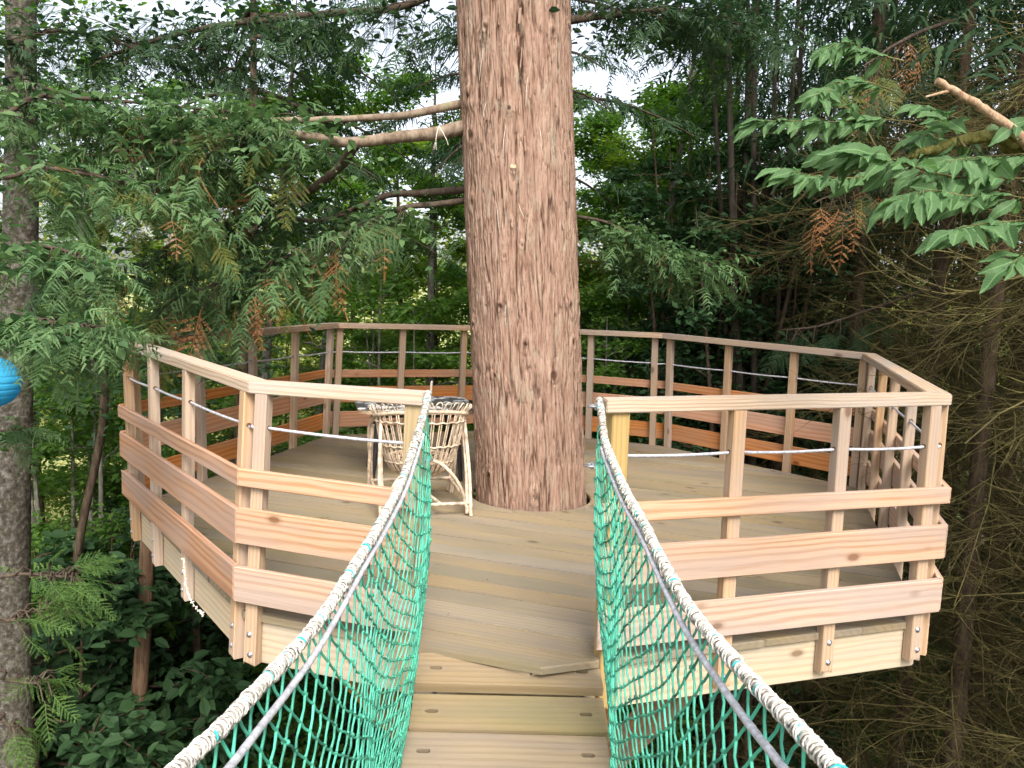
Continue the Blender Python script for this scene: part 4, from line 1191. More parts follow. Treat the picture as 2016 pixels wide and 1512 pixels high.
# ------------------------------------------------------------------ paper lantern
def build_lantern():
    c = at(-14, 752, 4.0); R_ = .131
    la = thing('paper_lantern', 'round blue ribbed paper lantern hanging at the photo edge', 'lantern', c)
    m, t, b = newmat('blue_paper', .9, .05); 
    tc = N(t, 'ShaderNodeTexCoord'); n = N(t, 'ShaderNodeTexNoise', Scale=14., Detail=3.0); t.links.new(tc.outputs['Object'], n.inputs['Vector'])
    col = ramp(t, n.outputs['Fac'], [(.3, (.05, .40, .66)), (.7, (.07, .46, .72))]); t.links.new(col, b.inputs['Base Color'])
    tr = N(t, 'ShaderNodeBsdfTranslucent'); t.links.new(col, tr.inputs['Color']); mx = N(t, 'ShaderNodeMixShader'); mx.inputs[0].default_value = .4
    t.links.new(b.outputs[0], mx.inputs[1]); t.links.new(tr.outputs[0], mx.inputs[2]); t.links.new(mx.outputs[0], t.nodes['Material Output'].inputs[0])
    th = np.linspace(.30, PI-.30, 121); k = 24
    r = R_*np.sin(th)*(1-.035*(1-np.abs(np.sin(th*k*.5)))**2); z = R_*np.cos(th)
    a = np.arange(48)*2*PI/48
    rr = r[:, None]*(1+.006*(vn(np.cos(a)[None, :]*4, np.sin(a)[None, :]*4, th[:, None]*12, 4)-.5))
    V = np.stack([rr*np.cos(a), rr*np.sin(a), np.broadcast_to(z[:, None], rr.shape)], -1)
    i = np.arange(120)[:, None]*48; j = np.arange(48)[None, :]; kk = (j+1) % 48
    MB().add(V.reshape(-1, 3), np.stack([i+j, i+48+j, i+48+kk, i+kk], -1).reshape(-1, 4)).build('paper_shade', m, la, True)
    mb = MB()
    for sg in (1, -1):
        mb.tube([np.array([.0387*math.cos(q), .0387*math.sin(q), sg*R_*.955]) for q in np.linspace(0, 2*PI, 24)], .0015, 5, None, False)
    mb.tube([(-.0385, 0, R_*.955), (.0385, 0, R_*.955)], .0012, 4)
    mb.build('wire_ring', M_STEEL, la, True)
    MB().tube([(0, 0, R_*.95), (.002, 0, .22), (.0, .0, .36)], .0012, 4).build('hanging_cord', M_TIN, la)
    return c
LC = build_lantern()

# string of dry catkins and the like on the fascia
def build_strand():
    base = side(6, .73, POST_D+.01, -.02); base[0] -= .01
    P = PX([(362, 1098, 3.35), (363, 1125, 3.33), (368, 1160, 3.30), (378, 1185, 3.27), (392, 1203, 3.22), (402, 1210, 3.18)])
    P = smooth_path(P, 40); o0 = P[0].copy(); mb = MB(); mb.tube(P-o0, .0016, 4)
    for p in P[::1]:
        q = p-o0+rng.normal(0, .003, 3); mb.tube([q-(.003, 0, .001), q+(.003, 0, .002)], [.0034, .0028], 5)
    o = mb.build('dry_strand', M_TIN, None, True); o.location = o0
    tag(o, 'thin whitish dry strand dangling off the deck edge', 'strand')
build_strand()

# ------------------------------------------------------------------ near conifers on the photo's left edge
conl = thing('redwood_tree', 'conifer outside the deck with feathery sprays over the blue lantern', 'tree', (-3.55, 3.5, -4.6))
OC = np.array(conl.location)
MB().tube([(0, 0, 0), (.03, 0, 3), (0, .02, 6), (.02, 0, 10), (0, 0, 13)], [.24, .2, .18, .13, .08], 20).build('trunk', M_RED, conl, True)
def twig_limbs(tree, specs):
    for pts, r0, n, t0, mats, spr, down, size in specs:
        part, P = limb(tree, pts, r0*.75, .003, M_LIMB_DARK)
        hang_sprays(tree, part, P, int(n*1.35), t0, mats, spr, size, down)
        if tree is conl: mass(tree, part, P, n*2, t0, M_NEEDLE if mats is not SP_D else M_NEEDLE_D, spr*1.1, (.32, .6))
X0 = np.array([-3.5, 3.5, 0])
def from_trunk(z): return np.array([-3.45, 3.5, z])
twig_limbs(conl, [
    ([from_trunk(1.5)]+PX([(-60, 620, 3.2), (60, 625, 3.1), (130, 640, 3.05), (170, 645, 3.0)]), .018, 34, .35, SP_G, .16, .45, (.5, .75)),
    ([from_trunk(2.1)]+PX([(-60, 470, 3.4), (60, 480, 3.3), (150, 500, 3.25), (150, 515, 3.2)]), .016, 22, .35, SP_G+SP_D+SP_B[:1], .22, .5, (.55, .8)),
    ([from_trunk(2.4)]+PX([(-60, 330, 3.6), (80, 330, 3.7), (200, 350, 3.8), (330, 400, 3.9), (400, 440, 4.0)]), .018, 28, .3, SP_G+SP_B[:1]+SP_Y, .28, .4, (.55, .85)),
    ([from_trunk(2.9)]+PX([(-60, 200, 3.8), (80, 190, 4.0), (250, 200, 4.2), (400, 215, 4.4), (520, 225, 4.5)]), .02, 36, .2, SP_G+SP_D, .28, .3, (.6, .9)),
    ([from_trunk(.6)]+PX([(-60, 860, 4.3), (0, 850, 4.4), (60, 840, 4.4)]), .012, 8, .6, SP_G, .12, .4, (.45, .6)),
    ([from_trunk(3.3)]+PX([(-60, 60, 4.2), (120, 60, 4.6), (300, 90, 5.0), (480, 100, 5.2)]), .022, 34, .15, SP_D, .4, .2, (.7, 1.0)),
])
spr = thing('spruce_tree', 'young spruce with bright green needle sprigs below the deck', 'tree', (-2.75, 2.35, -4.6))
OS = np.array(spr.location)
MB().tube([(0, 0, 0), (.01, 0, 2), (0, .01, 4), (0, 0, 5.4)], [.08, .065, .04, .008], 12).build('trunk', M_BROWN, spr, True)
def ft(z): return np.array([-2.75, 2.35, z])
twig_limbs(spr, [
    ([ft(.25)]+PX([(-60, 1140, 2.35), (40, 1130, 2.4), (120, 1135, 2.4), (150, 1132, 2.4)]), .010, 22, .4, SP_S, .09, .1, (.38, .62)),
    ([ft(.05)]+PX([(-60, 1230, 2.3), (20, 1220, 2.3), (80, 1200, 2.35), (120, 1180, 2.4)]), .009, 18, .4, SP_S, .09, .15, (.38, .62)),
    ([ft(-.3)]+PX([(-60, 1330, 2.3), (10, 1340, 2.3), (70, 1345, 2.3), (90, 1340, 2.3)]), .008, 9, .5, SP_S, .08, .2, (.35, .55)),
    ([ft(-.5)]+PX([(-60, 1420, 2.3), (0, 1420, 2.3), (30, 1440, 2.3)]), .008, 9, .6, SP_S, .08, .2, (.35, .55)),
])

# ------------------------------------------------------------------ big-leaved branch on the right
def big_leaf_mesh(seed):
    r = np.random.default_rng(seed); L, Wd = .125, .053
    n = 15; ts = np.linspace(0, 1, n); V = []; C = []
    for i, t in enumerate(ts):
        w_ = Wd/2*math.sin(PI*min(1, t**.86))**.9*(1-.12*t)
        if 0 < i < n-1: w_ *= 1+(.07 if i % 2 else -.05)
        x = L*t; z = -.030*(t**2)*(1+.4*math.sin(seed)) + .004*math.sin(t*9+seed)
        cup = .22
        for s in (-1, -.5, 0, .5, 1):
            V.append((x+abs(s)*.004, s*w_, z+abs(s)*w_*cup+.0018*math.sin(i*2.2+s)*abs(s)))
    F = [(i*5+k, (i+1)*5+k, (i+1)*5+k+1, i*5+k+1) for i in range(n-1) for k in range(4)]
    mb = MB(); mb.add(V, F, .3+.12*seed % .5)
    mb.tube([(-.016, 0, .003), (0, 0, 0)], [.0011, .0009], 4, .9)
    return mb.mesh('leaf', M_BIG, True)
BIG = [big_leaf_mesh(s) for s in (1, 2, 3, 4)]
def build_broad():
    O = np.array([2.55, 2.2, -4.6])
    tr = thing('broadleaf_tree', 'broad-leaved tree reaching a mossy branch of large toothed leaves into view', 'tree', O)
    MB().tube([(0, 0, 0), (.02, .02, 3), (-.02, .04, 6.3), (0, 0, 9)], [.13, .11, .09, .05], 14).build('trunk', M_MOSS, tr, True)
    mb_, Pm = limb(tr, [np.array([2.53, 2.23, 1.5])]+PX([(2050, 310, 2.3), (2000, 283, 2.28), (1960, 268, 2.28), (1900, 275, 2.3), (1840, 295, 2.32), (1790, 308, 2.34)]), .027, .010, M_MOSS, sides=12)
    st, Ps = limb(tr, PX([(2040, 305, 2.27), (2000, 262, 2.25), (1950, 225, 2.24), (1900, 192, 2.23), (1845, 160, 2.22)]), .0165, .0095, M_STUBWOOD, sides=10, n=24)
    MB().tube(np.array(PX([(1872, 178, 2.225), (1848, 184, 2.22), (1822, 191, 2.22)]))-O, [.006, .004, .003], 6).build('broken_twig', M_STUBWOOD, tr, True)
    twigs = [  # pixel path, depth, leaves, size
        ([(2060, 350), (1960, 352), (1860, 345), (1770, 318), (1700, 300), (1640, 300)], 2.15, 30, 1.0),
        ([(2060, 400), (1980, 385), (1900, 385), (1830, 375), (1770, 395)], 2.1, 24, 1.0),
        ([(2060, 300), (1990, 305), (1920, 310), (1860, 318)], 2.2, 14, .95),
        ([(2060, 430), (2000, 435), (1940, 440), (1880, 450)], 2.05, 15, 1.0),
        ([(2060, 500), (2020, 500), (1990, 520)], 2.0, 6, 1.0),
        ([(1860, 345), (1760, 335), (1680, 350), (1600, 345), (1530, 330)], 2.7, 22, 1.0),
        ([(1800, 240), (1720, 235), (1640, 240), (1560, 238), (1480, 238)], 3.1, 30, 1.05),
        ([(1730, 300), (1690, 230), (1640, 180), (1600, 190)], 3.1, 18, 1.0),
        ([(1780, 120), (1720, 105), (1660, 85), (1620, 100)], 3.3, 24, 1.0),
        ([(1760, 180), (1700, 160), (1640, 165)], 3.2, 14, 1.0),
        ([(1900, 290), (1875, 255), (1862, 225)], 2.25, 7, .95),
        ([(1870, 300), (1840, 270), (1810, 265)], 2.3, 8, .9),
        ([(1900, 240), (1840, 215), (1800, 205)], 2.35, 4, .8),
        ([(2060, 230), (2010, 235), (1995, 245)], 2.2, 4, .9),
    ]
    for path, Y, n, sz in twigs:
        P = smooth_path(PX([(x, y_, Y+.08*math.sin(i*1.3)) for i, (x, y_) in enumerate(path)]), 40)
        part = MB().tube(P-O, np.linspace(.0036, .0012, 40), 6).build('twig', M_MOSSTWIG, tr, True)
        n = int(n*2.0)
        for k in range(n):
            t = .15+.85*(k+.5)/n; i = min(38, int(t*39)); p = P[i]; T = P[i+1]-P[i]; T /= np.linalg.norm(T)
            sg = 1 if k % 2 else -1
            S_ = np.cross(T, (0, 0, 1.)); S_ /= np.linalg.norm(S_)
            d = T*rng.uniform(.35, 1.1)+S_*sg*rng.uniform(.2, 1.0)+np.array([0, 0, -rng.uniform(-.15, .85)])
            if k >= n-2: d = T+S_*sg*.3+np.array([0, 0, -.3])
            up = np.array([0, -.75, .9])+rng.normal(0, .46, 3)
            Rm = rotm(d, up); s_ = sz*rng.uniform(.42, .88)
            m = Matrix.Identity(4); q = p+d/np.linalg.norm(d)*.016*s_-O
            for a in range(3):
                for b in range(3): m[a][b] = Rm[a, b]*s_
                m[a][3] = q[a]
            o = obj('leaf', BIG[rng.integers(4)], part); o.matrix_basis = m
build_broad()

# ------------------------------------------------------------------ leafy trees behind
def leafy_tree(name, label, H, r0, z_first, spread, nleaf, leaf, lm, bm, seed, stems=1, group=None, dens_pow=1.0, hexa=False):
    """a trunk (or several stems), limbs, twigs, and a crown of leaves clustered on the twigs"""
    r = np.random.default_rng(seed)
    tr = thing(name, label, 'tree' if H > 3.0 else 'shrub', (0, 0, 0), group)
    wd = MB(); tips = []
    for s in range(stems):
        off = r.normal(0, .22, 2) if stems > 1 else np.zeros(2); ln = r.normal(0, .05*H, 2) if stems > 1 else r.normal(0, .02*H, 2)
        h = H*r.uniform(.8, 1.0) if stems > 1 else H
        tz = np.linspace(0, 1, 24)
        P = np.stack([off[0]+ln[0]*tz**1.3+.03*H*.3*np.sin(tz*5+seed+s), off[1]+ln[1]*tz**1.3+.03*H*.3*np.cos(tz*4+seed*2+s), h*tz], -1)
        tb = MB().tube(P, r0*(1-tz)**.7*.93+r0*.07, 10)
        tb.build('trunk', bm, tr, True)
        nb = int(26/stems**.6)
        for b in range(nb):
            t = z_first/H+(1-z_first/H)*(b+r.random())/nb; t = min(t, .98); k = int(t*23); p = P[k]
            az = b*2.4+r.uniform(-.4, .4); ln_ = spread*(1-.62*(t-z_first/H)/(1-z_first/H+1e-6))*r.uniform(.6, 1.1)
            el = r.uniform(.05, .55)
            d = np.array([math.cos(az), math.sin(az), el])
            q = [p+d*ln_*u+np.array([0, 0, -.22*ln_*u*u])+r.normal(0, .035*ln_, 3)*u for u in np.linspace(0, 1, 6)]
            wd.tube(q, np.linspace(r0*.28*(1-t)+.008, .004, 6), 5, .5, False)
            for w_ in range(5):
                u = r.uniform(.25, 1); kk = min(4, int(u*5)); pp = q[kk]+(q[kk+1]-q[kk])*(u*5-kk)
                dd = d*.6+r.normal(0, .6, 3); dd[2] *= .5; dd /= np.linalg.norm(dd); l2 = ln_*r.uniform(.25, .5)
                qq = [pp, pp+dd*l2*.5+np.array([0, 0, .02]), pp+dd*l2+np.array([0, 0, -.1*l2])]
                wd.tube(qq, [.006, .004, .002], 3, .5, False); tips.append((pp, dd, l2))
            tips.append((q[3], d, ln_*.4))
    wd.build('limbs', bm, tr, True, 'stuff')
    m = len(tips); idx = r.integers(0, m, nleaf); u = r.random(nleaf)
    A_ = np.array([t[0] for t in tips])[idx]; D_ = np.array([t[1] for t in tips])[idx]; L_ = np.array([t[2] for t in tips])[idx]
    pos = A_+D_*(L_*u)[:, None]*1.15+r.normal(0, 1, (nleaf, 3))*np.array([.12, .12, .07])*max(.6, spread*.5)
    cm = MB(); leaf_cloud(cm, pos, leaf, hexa=hexa); cm.build('crown', lm, tr)
    return tr
T_A = leafy_tree('broadleaf_tree', '', 9.5, .10, 2.6, 2.0, 15000, .10, M_LEAF, M_GREY, 3)
T_B = leafy_tree('broadleaf_tree', '', 8.2, .08, 1.6, 1.9, 15000, .095, M_LEAF2, M_BROWN, 5)
T_C = leafy_tree('hazel_tree', '', 7.0, .05, 1.0, 1.6, 12500, .095, M_LEAF, M_GREY, 8, stems=5)
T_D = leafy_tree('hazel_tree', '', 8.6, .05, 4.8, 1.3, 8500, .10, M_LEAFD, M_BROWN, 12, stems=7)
T_E = leafy_tree('willow_shrub', '', 5.2, .04, .6, 1.7, 15000, .085, M_LEAF3, M_BROWN, 15, stems=4)
T_F = leafy_tree('elder_shrub', '', 2.6, .025, .3, 1.1, 6500, .095, M_LEAFD, M_BROWN, 18, stems=5, hexa=True)
T_G = leafy_tree('laurel_shrub', '', 2.0, .02, .2, .9, 6500, .075, M_LEAF, M_BROWN, 21, stems=4, hexa=True)
def place(T, x, y, label, rz, sc=1.0, first=[set()], group=None, dz=0.):
    loc = (x, y, float(gz(x, y))-.05+dz)
    if T.name not in first[0]:
        first[0].add(T.name); T.location = loc; T.rotation_euler = (0, 0, rz); T.scale = (sc,)*3; T['label'] = label
        if group: T['group'] = group
        return T
    return dup(T, label, loc, rz, sc, group)
G1 = 'leafy trees behind the deck'
def tx(px, Y): return float(at(px, 500, Y)[0])
for T, px, Y, rz, sc, lb in [
    (T_A, 505, 10.2, .3, 1.0, 'grey-barked leafy tree standing behind the far left rail corner'),
    (T_A, 620, 13.5, 2.0, 1.05, 'taller leafy tree showing between the drooping branches and the trunk'),
    (T_C, 790, 10.5, 1.0, .95, 'many-stemmed green tree behind the low table and rail'),
    (T_C, 660, 9.6, 4.0, .72, 'small many-stemmed tree just behind the back left rail'),
    (T_B, 860, 14.0, .5, 1.0, 'light green tree half hidden by the reddish trunk'),
    (T_B, 350, 13.0, 1.5, 1.0, 'light green tree behind the left rail'),
    (T_A, 180, 12.0, 3.3, 1.0, 'leafy tree far behind the blue lantern'),
    (T_C, 120, 9.0, 2.2, .9, 'bushy many-stemmed tree beyond the mottled trunk'),
    (T_C, 420, 8.9, 3.0, .7, 'low many-stemmed tree outside the left rail'),
    (T_B, 1220, 12.5, .9, 1.0, 'light green tree just clear of the reddish trunk behind the rail'),
    (T_C, 1290, 10.0, .2, .85, 'many-stemmed green tree behind the back right rail corner'),
    (T_A, 1340, 15.0, 4.2, 1.0, 'leafy tree seen through the dark stems'),
    (T_D, 1460, 9.4, .4, 1.0, 'clump of thin dark straight stems behind the right rail'),
    (T_D, 1560, 11.0, 2.6, 1.0, 'second clump of thin dark stems, deeper in the shade'),
    (T_D, 1415, 10.2, 4.6, 1.0, 'thin dark stems left of the densest clump'), (T_D, 1500, 9.0, 1.3, .95, 'thin dark stems directly behind the right part of the back rail'), (T_D, 1530, 10.4, 5.5, 1.05, 'thin dark stems right of the densest clump'),
    (T_A, 1260, 11.8, .1, 1.05, 'tall sparse tree with sky showing through, right of the trunk'), (T_A, 1400, 12.6, 3.0, 1.05, 'tall sparse tree behind the thin dark stems'),
    (T_A, 1620, 13.0, 1.2, .95, 'leafy tree in the gloom beyond the dark stems'),
    (T_E, 1240, 8.9, .0, .62, 'yellow-green leafy shrub behind the boards right of the trunk'),
    (T_E, 1360, 9.6, 2.4, .6, 'yellowish shrub under the dark stem clump'),
    (T_E, 560, 15.5, 1.0, 1.1, 'pale green willow bush at the edge of the clearing'),
    (T_E, 760, 16.5, 2.2, 1.15, 'pale willow bush at the clearing behind the table'),
    (T_E, 1180, 17.0, 4.0, 1.2, 'pale willow bush at the clearing right of the trunk'),
    (T_E, 250, 16.0, 5.0, 1.1, 'pale willow bush beyond the left rail'),
    (T_B, 1010, 15.5, 3.9, 1.1, 'tall light green tree directly behind the reddish trunk'),
    (T_A, -120, 10.5, 5.1, 1.0, 'leafy tree beyond the spruce'),
    (T_E, 700, 10.2, 3.1, .8, 'yellow-green shrub behind the middle of the back left rail'),
    (T_E, 470, 11.2, 4.4, .9, 'yellow-green shrub behind the far left rail corner'), (T_C, 1180, 10.3, 3.6, .9, 'many-stemmed tree touching the right side of the reddish trunk'), (T_B, 1300, 11.6, 1.9, .85, 'light green tree above the back right rail'),
    (T_C, 1400, 11.4, 2.4, .9, 'many-stemmed tree just left of the dark stems'), (T_E, 1480, 12.2, .8, .9, 'yellowish shrub glimpsed between the dark stems'),
    (T_C, 260, 10.2, 5.8, .85, 'many-stemmed tree left of the platform corner'), (T_B, 60, 13.0, 3.7, 1.0, 'light green tree beyond the mottled trunk'),
    (T_A, 1185, 12.8, 4.4, 1.0, 'tall leafy tree filling the sky beside the right edge of the reddish trunk'), (T_B, 1245, 14.6, 2.2, 1.15, 'light green tree behind the small side bough right of the trunk'), (T_A, 865, 12.6, 5.5, 1.0, 'tall leafy tree filling the sky beside the left edge of the reddish trunk'), (T_B, 790, 15.2, .2, 1.15, 'light green tree behind the two bare limbs'),
    (T_A, 940, 18.0, 2.4, 1.1, 'tall distant leafy tree left of the reddish trunk'), (T_B, 700, 19.0, 4.9, 1.15, 'distant light green tree at the clearing edge'), (T_A, 1150, 19.0, .7, 1.1, 'distant leafy tree at the clearing edge right of the trunk'),
    (T_A, 400, 18.0, 5.6, 1.1, 'distant leafy tree at the clearing edge on the left'),
]:
    place(T, tx(px, Y), Y, lb, rz, sc, group=G1)
G2 = 'shrubs under the deck'
for T, px, py, Y, rz, sc, lb in [
    (T_F, 120, 1000, 6.2, .0, 1.5, 'large-leaved elder bush below the lantern'), (T_F, 210, 1000, 7.5, 1.2, 1.5, 'large-leaved elder bush by the fibrous thin trunk'),
    (T_G, 330, 1000, 8.0, .5, 1.3, 'dark laurel bush beneath the left deck edge'), (T_F, 430, 1000, 8.6, 2.0, 1.1, 'elder bush in deep shade under the left corner'),
    (T_G, 160, 1000, 9.0, 3.0, 1.5, 'laurel bush behind the elder bush by the mottled trunk'), (T_G, 60, 1000, 7.6, 4.0, 1.6, 'laurel bush at the foot of the mottled trunk'),
    (T_F, 300, 1000, 9.8, 4.0, 1.3, 'elder bush deep behind the fibrous thin trunk'), (T_G, 560, 1000, 8.0, 1.0, 1.1, 'laurel bush seen through the green net left of the planks'),
    (T_G, 1330, 1000, 8.0, 2.0, 1.2, 'laurel bush under the diagonal brace'), (T_F, 1620, 1000, 9.5, 2.5, 1.2, 'elder bush under the right deck edge'),
    (T_G, 1900, 1000, 9.5, .8, .9, 'bright laurel bush between the bare conifer trunks'), 
    
]:
    place(T, tx(px, Y), Y, lb, rz, sc, group=G2)

# mottled trunk on the left, fibrous thin trunks under the deck
def bare_trunk(name, label, path, r0, r1, mat, cat='tree', n=60, sides=16):
    P = smooth_path(path, n); O = P[0].copy()
    t = thing(name, label, cat, O)
    rr = np.linspace(r0, r1, n)*(1+.10*(vn(np.linspace(0, 14, n), np.zeros(n), np.zeros(n)+r0*50, 9)-.5))
    MB().tube(P-O, rr, sides).build('trunk', mat, t, True)
    return t, P
def gp(x, y): return np.array([x, y, float(gz(x, y))-.1])
p0 = at(22, 1000, 5.0)
bt, BP = bare_trunk('birch_tree', 'pale mottled trunk behind the blue lantern', [gp(p0[0]+.05, 5.0), at(26, 1512, 5.0), at(24, 1000, 5.0), at(40, 500, 5.0), at(42, 0, 5.0), at(50, -400, 5.0)], .14, .07, M_BIRCH)
for pth in ([(30, 150, 5.0), (80, 180, 4.9), (160, 230, 4.8)], [(30, 300, 5.0), (110, 250, 5.2), (200, 170, 5.4)], [(36, 60, 5.0), (90, -20, 5.1)]):
    limb(bt, PX(pth), .02, .005, M_GREY)
def leaf_crown(tree, centers, rad, n, leaf, mat, hexa=False):
    c = np.array(centers); i = rng.integers(0, len(c), n); pos = c[i]+rng.normal(0, 1, (n, 3))*np.asarray(rad)
    mb = MB(); leaf_cloud(mb, pos-np.array(tree.location), leaf, hexa=hexa); mb.build('crown', mat, tree)
leaf_crown(bt, PX([(60, 30, 5.2), (150, 10, 5.3), (20, 120, 5.1), (120, 110, 5.4), (60, -120, 5.2), (180, -100, 5.4)]), (.3, .3, .25), 1500, .055, M_LEAF)
for lb, path, r in [
    ('thin reddish fibrous trunk under the left deck edge', [(262, 1560), (272, 1400), (282, 1250), (290, 1080), (300, 900), (310, 700)], .075),
    ('dark thin trunk behind the left post bottoms', [(395, 1560), (392, 1350), (385, 1200), (384, 1000), (390, 700)], .05),
    ('dark slim trunk between lantern and deck in the shade', [(160, 1560), (158, 1300), (152, 1100), (200, 850), (205, 700)], .05),
    ('brown trunk in the shade below the left corner', [(478, 1560), (470, 1400), (462, 1250), (470, 1000), (480, 600)], .09)]:
    Y = {.075: 6.2, .05: 7.5, .09: 8.5}[r]
    P = [at(x, y_, Y) for x, y_ in path]; P = [gp(P[0][0], Y)]+[q for q in P if q[2] > gz(q[0], Y)+.1]
    t_, _ = bare_trunk('thin_tree', lb, P, r, r*.7, M_IVY if r == .075 else M_BROWN)
    leaf_crown(t_, [P[-1]+np.array([0, 0, -.2]), P[-1]+np.array([.3, .1, .2]), P[-1]+np.array([-.3, .1, 0])], (.35, .35, .3), 700, .08, M_LEAFD)

for k, (px, Y, r, ln) in enumerate([(1428, 8.9, .030, -30), (1446, 8.6, .046, -14), (1463, 9.1, .028, 10), (1482, 8.8, .040, 4), (1508, 9.2, .034, 24), (1532, 8.9, .030, 40), (1552, 9.4, .038, 30)]):
    P = [at(px+8*math.sin(k*2.), 900, Y), at(px, 600, Y), at(px+ln*.5, 300, Y+.1), at(px+ln, 0, Y+.2), at(px+ln*1.5, -300, Y+.2)]
    t_, _ = bare_trunk('thin_tree', ['thin dark stem nearest the trunk in the row behind the right back rail', 'thickest dark stem in the row behind the right back rail', 'slender dark stem just right of the thickest one in the row', 'middle dark stem of the row behind the right back rail', 'dark stem third from the right end of the row of thin stems', 'dark stem second from the right end of the row of thin stems', 'dark stem at the right end of the row of thin stems'][k], [gp(P[0][0], Y)]+P, r, r*.6, M_STEM)
    t_['group'] = 'thin dark stems behind the right rail'
    leaf_crown(t_, [P[3]+np.array([.1, 0, .3]), P[4], P[4]+np.array([-.4, .1, -.4])], (.35, .35, .4), 500, .08, M_LEAFD)

# ------------------------------------------------------------------ conifers with bare mossy twigs on the right
def dead_branch_mesh(seed, L=2.6):
    r = np.random.default_rng(seed); mb = MB()
    def bent(p, d, ln, r0, lev):
        n = 9 if lev < 2 else 6; P = [np.array(p, float)]; d = np.array(d, float)
        curl = r.normal(0, .17, 3); curl[2] = r.choice([-1, 1, 1])*r.uniform(.05, .24) if lev else -.07
        for i in range(n):
            d = d+curl*(.7 if lev else .5)+r.normal(0, .07, 3); d /= np.linalg.norm(d); P.append(P[-1]+d*ln/n)
        mb.tube(P, np.linspace(r0, max(.0013, r0*.3), n+1), 5 if lev == 0 else 3, r.uniform(.2, .8), False)
        if lev < 2:
            k = 22 if lev == 0 else 4
            for q in range(k):
                i = int(r.uniform(.12 if lev == 0 else .2, 1)*(n-1)); t = i/n
                side_ = np.cross(P[i+1]-P[i], (0, 0, 1.)); side_ /= np.linalg.norm(side_)+1e-9
                dd = (P[i+1]-P[i])/np.linalg.norm(P[i+1]-P[i])*.75+side_*r.choice([-1, 1])*r.uniform(.3, .9)+np.array([0, 0, r.uniform(-.45, .25)])
                bent(P[i], dd/np.linalg.norm(dd), ln*(.48 if lev == 0 else .5)*(1-.45*t)*r.uniform(.6, 1.2), r0*(.42 if lev == 0 else .6), lev+1)
    bent((0, 0, 0), (1, 0, -.05), L, .010, 0)
    return mb.mesh('dead_branch', M_MOSSTWIG, True)
DEAD = [dead_branch_mesh(s) for s in range(40, 46)]
def needle_canopy(tree, z0, z1, rad, n, sc=1.6, hole=None):
    """dense upper crown of a conifer, sprays pointing outward"""
    mb = MB()
    for _ in range(n):
        z = rng.uniform(z0, z1); a = rng.uniform(0, 2*PI); rr = rad*(1-.75*(z-z0)/(z1-z0+.01))*math.sqrt(rng.random())
        p = np.array([rr*math.cos(a), rr*math.sin(a), z-.15*rr])
        add_coarse(mb, p, np.array([math.cos(a), math.sin(a), -.25]), sc*rng.uniform(.8, 1.4))
    mb.build('crown', M_NEEDLE_D, tree)
def bare_conifer(label, x, y, H, r, nb, zr, seed, crown=(6.0, 13, 2.3, 260)):
    O = (x, y, float(gz(x, y))-.1)
    t = thing('conifer_tree', label, 'tree', O, 'conifers with bare lower branches')
    z = np.linspace(0, H, 30); P = np.stack([.04*np.sin(z*.7+seed), .04*np.cos(z*.5+seed), z], -1)
    MB().tube(P, r*(1-z/H*.8), 14).build('trunk', M_BROWN, t, True)
    rr = np.random.default_rng(seed)
    for k in range(nb):
        zz = rr.uniform(*zr); a = rr.uniform(0, 2*PI)
        o = obj('dead_branch', DEAD[rr.integers(6)], t)
        o.matrix_basis = Matrix.Translation((0, 0, zz)) @ Matrix.Rotation(a, 4, 'Z') @ Matrix.Rotation(rr.uniform(-.25, .30), 4, 'Y') @ Matrix.Rotation(rr.uniform(-.5, .5), 4, 'X') @ Matrix.Scale(rr.uniform(.6, 1.1), 4)
    if crown: needle_canopy(t, *crown)
    return t
for lb, x, y, r, nb in [
    ('bare-branched conifer whose mossy twigs sweep in front at the photo edge', 4.6, 4.2, .17, 95),
    ('bare conifer with the clearest brown trunk right of the deck', 3.78, 6.1, .085, 90),
    ('thin bare conifer just behind the right rail corner', 4.15, 7.6, .09, 60),
    ('bare conifer trunk in the shade behind the right rail', 5.6, 6.8, .13, 60),
    ('bare conifer deeper in the dark wood beside the dark stems', 4.2, 9.6, .12, 55),
    ('bare conifer at the back of the dark wood', 6.2, 9.5, .14, 55),
    ('farthest bare conifer of the dark wood', 5.2, 12.0, .16, 40),
    ('bare conifer behind the thin stem clump', 3.3, 11.6, .14, 40),
    ('bare conifer beyond the photo edge in the dark wood', 7.6, 7.2, .16, 40),
    ('bare conifer hidden deep in the dark wood', 8.4, 11.0, .18, 30)]:
    bc_ = bare_conifer(lb, x, y, 14, r, nb, (1.2, 8.2), int(x*100), (7.4, 14.5, 2.6, 220))
    if x == 4.15:
        for pth, n_, mt in (([(1880, 250, 7.3), (1780, 300, 6.4), (1690, 360, 5.6), (1600, 400, 5.2)], 26, SP_D+SP_B+SP_Y), ([(1880, 40, 7.3), (1820, 60, 6.2), (1760, 90, 5.4), (1700, 130, 5.0)], 26, SP_D+SP_D+SP_B+SP_Y), ([(1850, 560, 7.4), (1740, 600, 7.0), (1620, 640, 6.6), (1540, 650, 6.6)], 30, SP_D)):
            q_, P_ = limb(bc_, PX(pth), .02, .004, M_LIMB_DARK); hang_sprays(bc_, q_, P_, n_, .3, mt, .3, (.7, 1.1), .7)
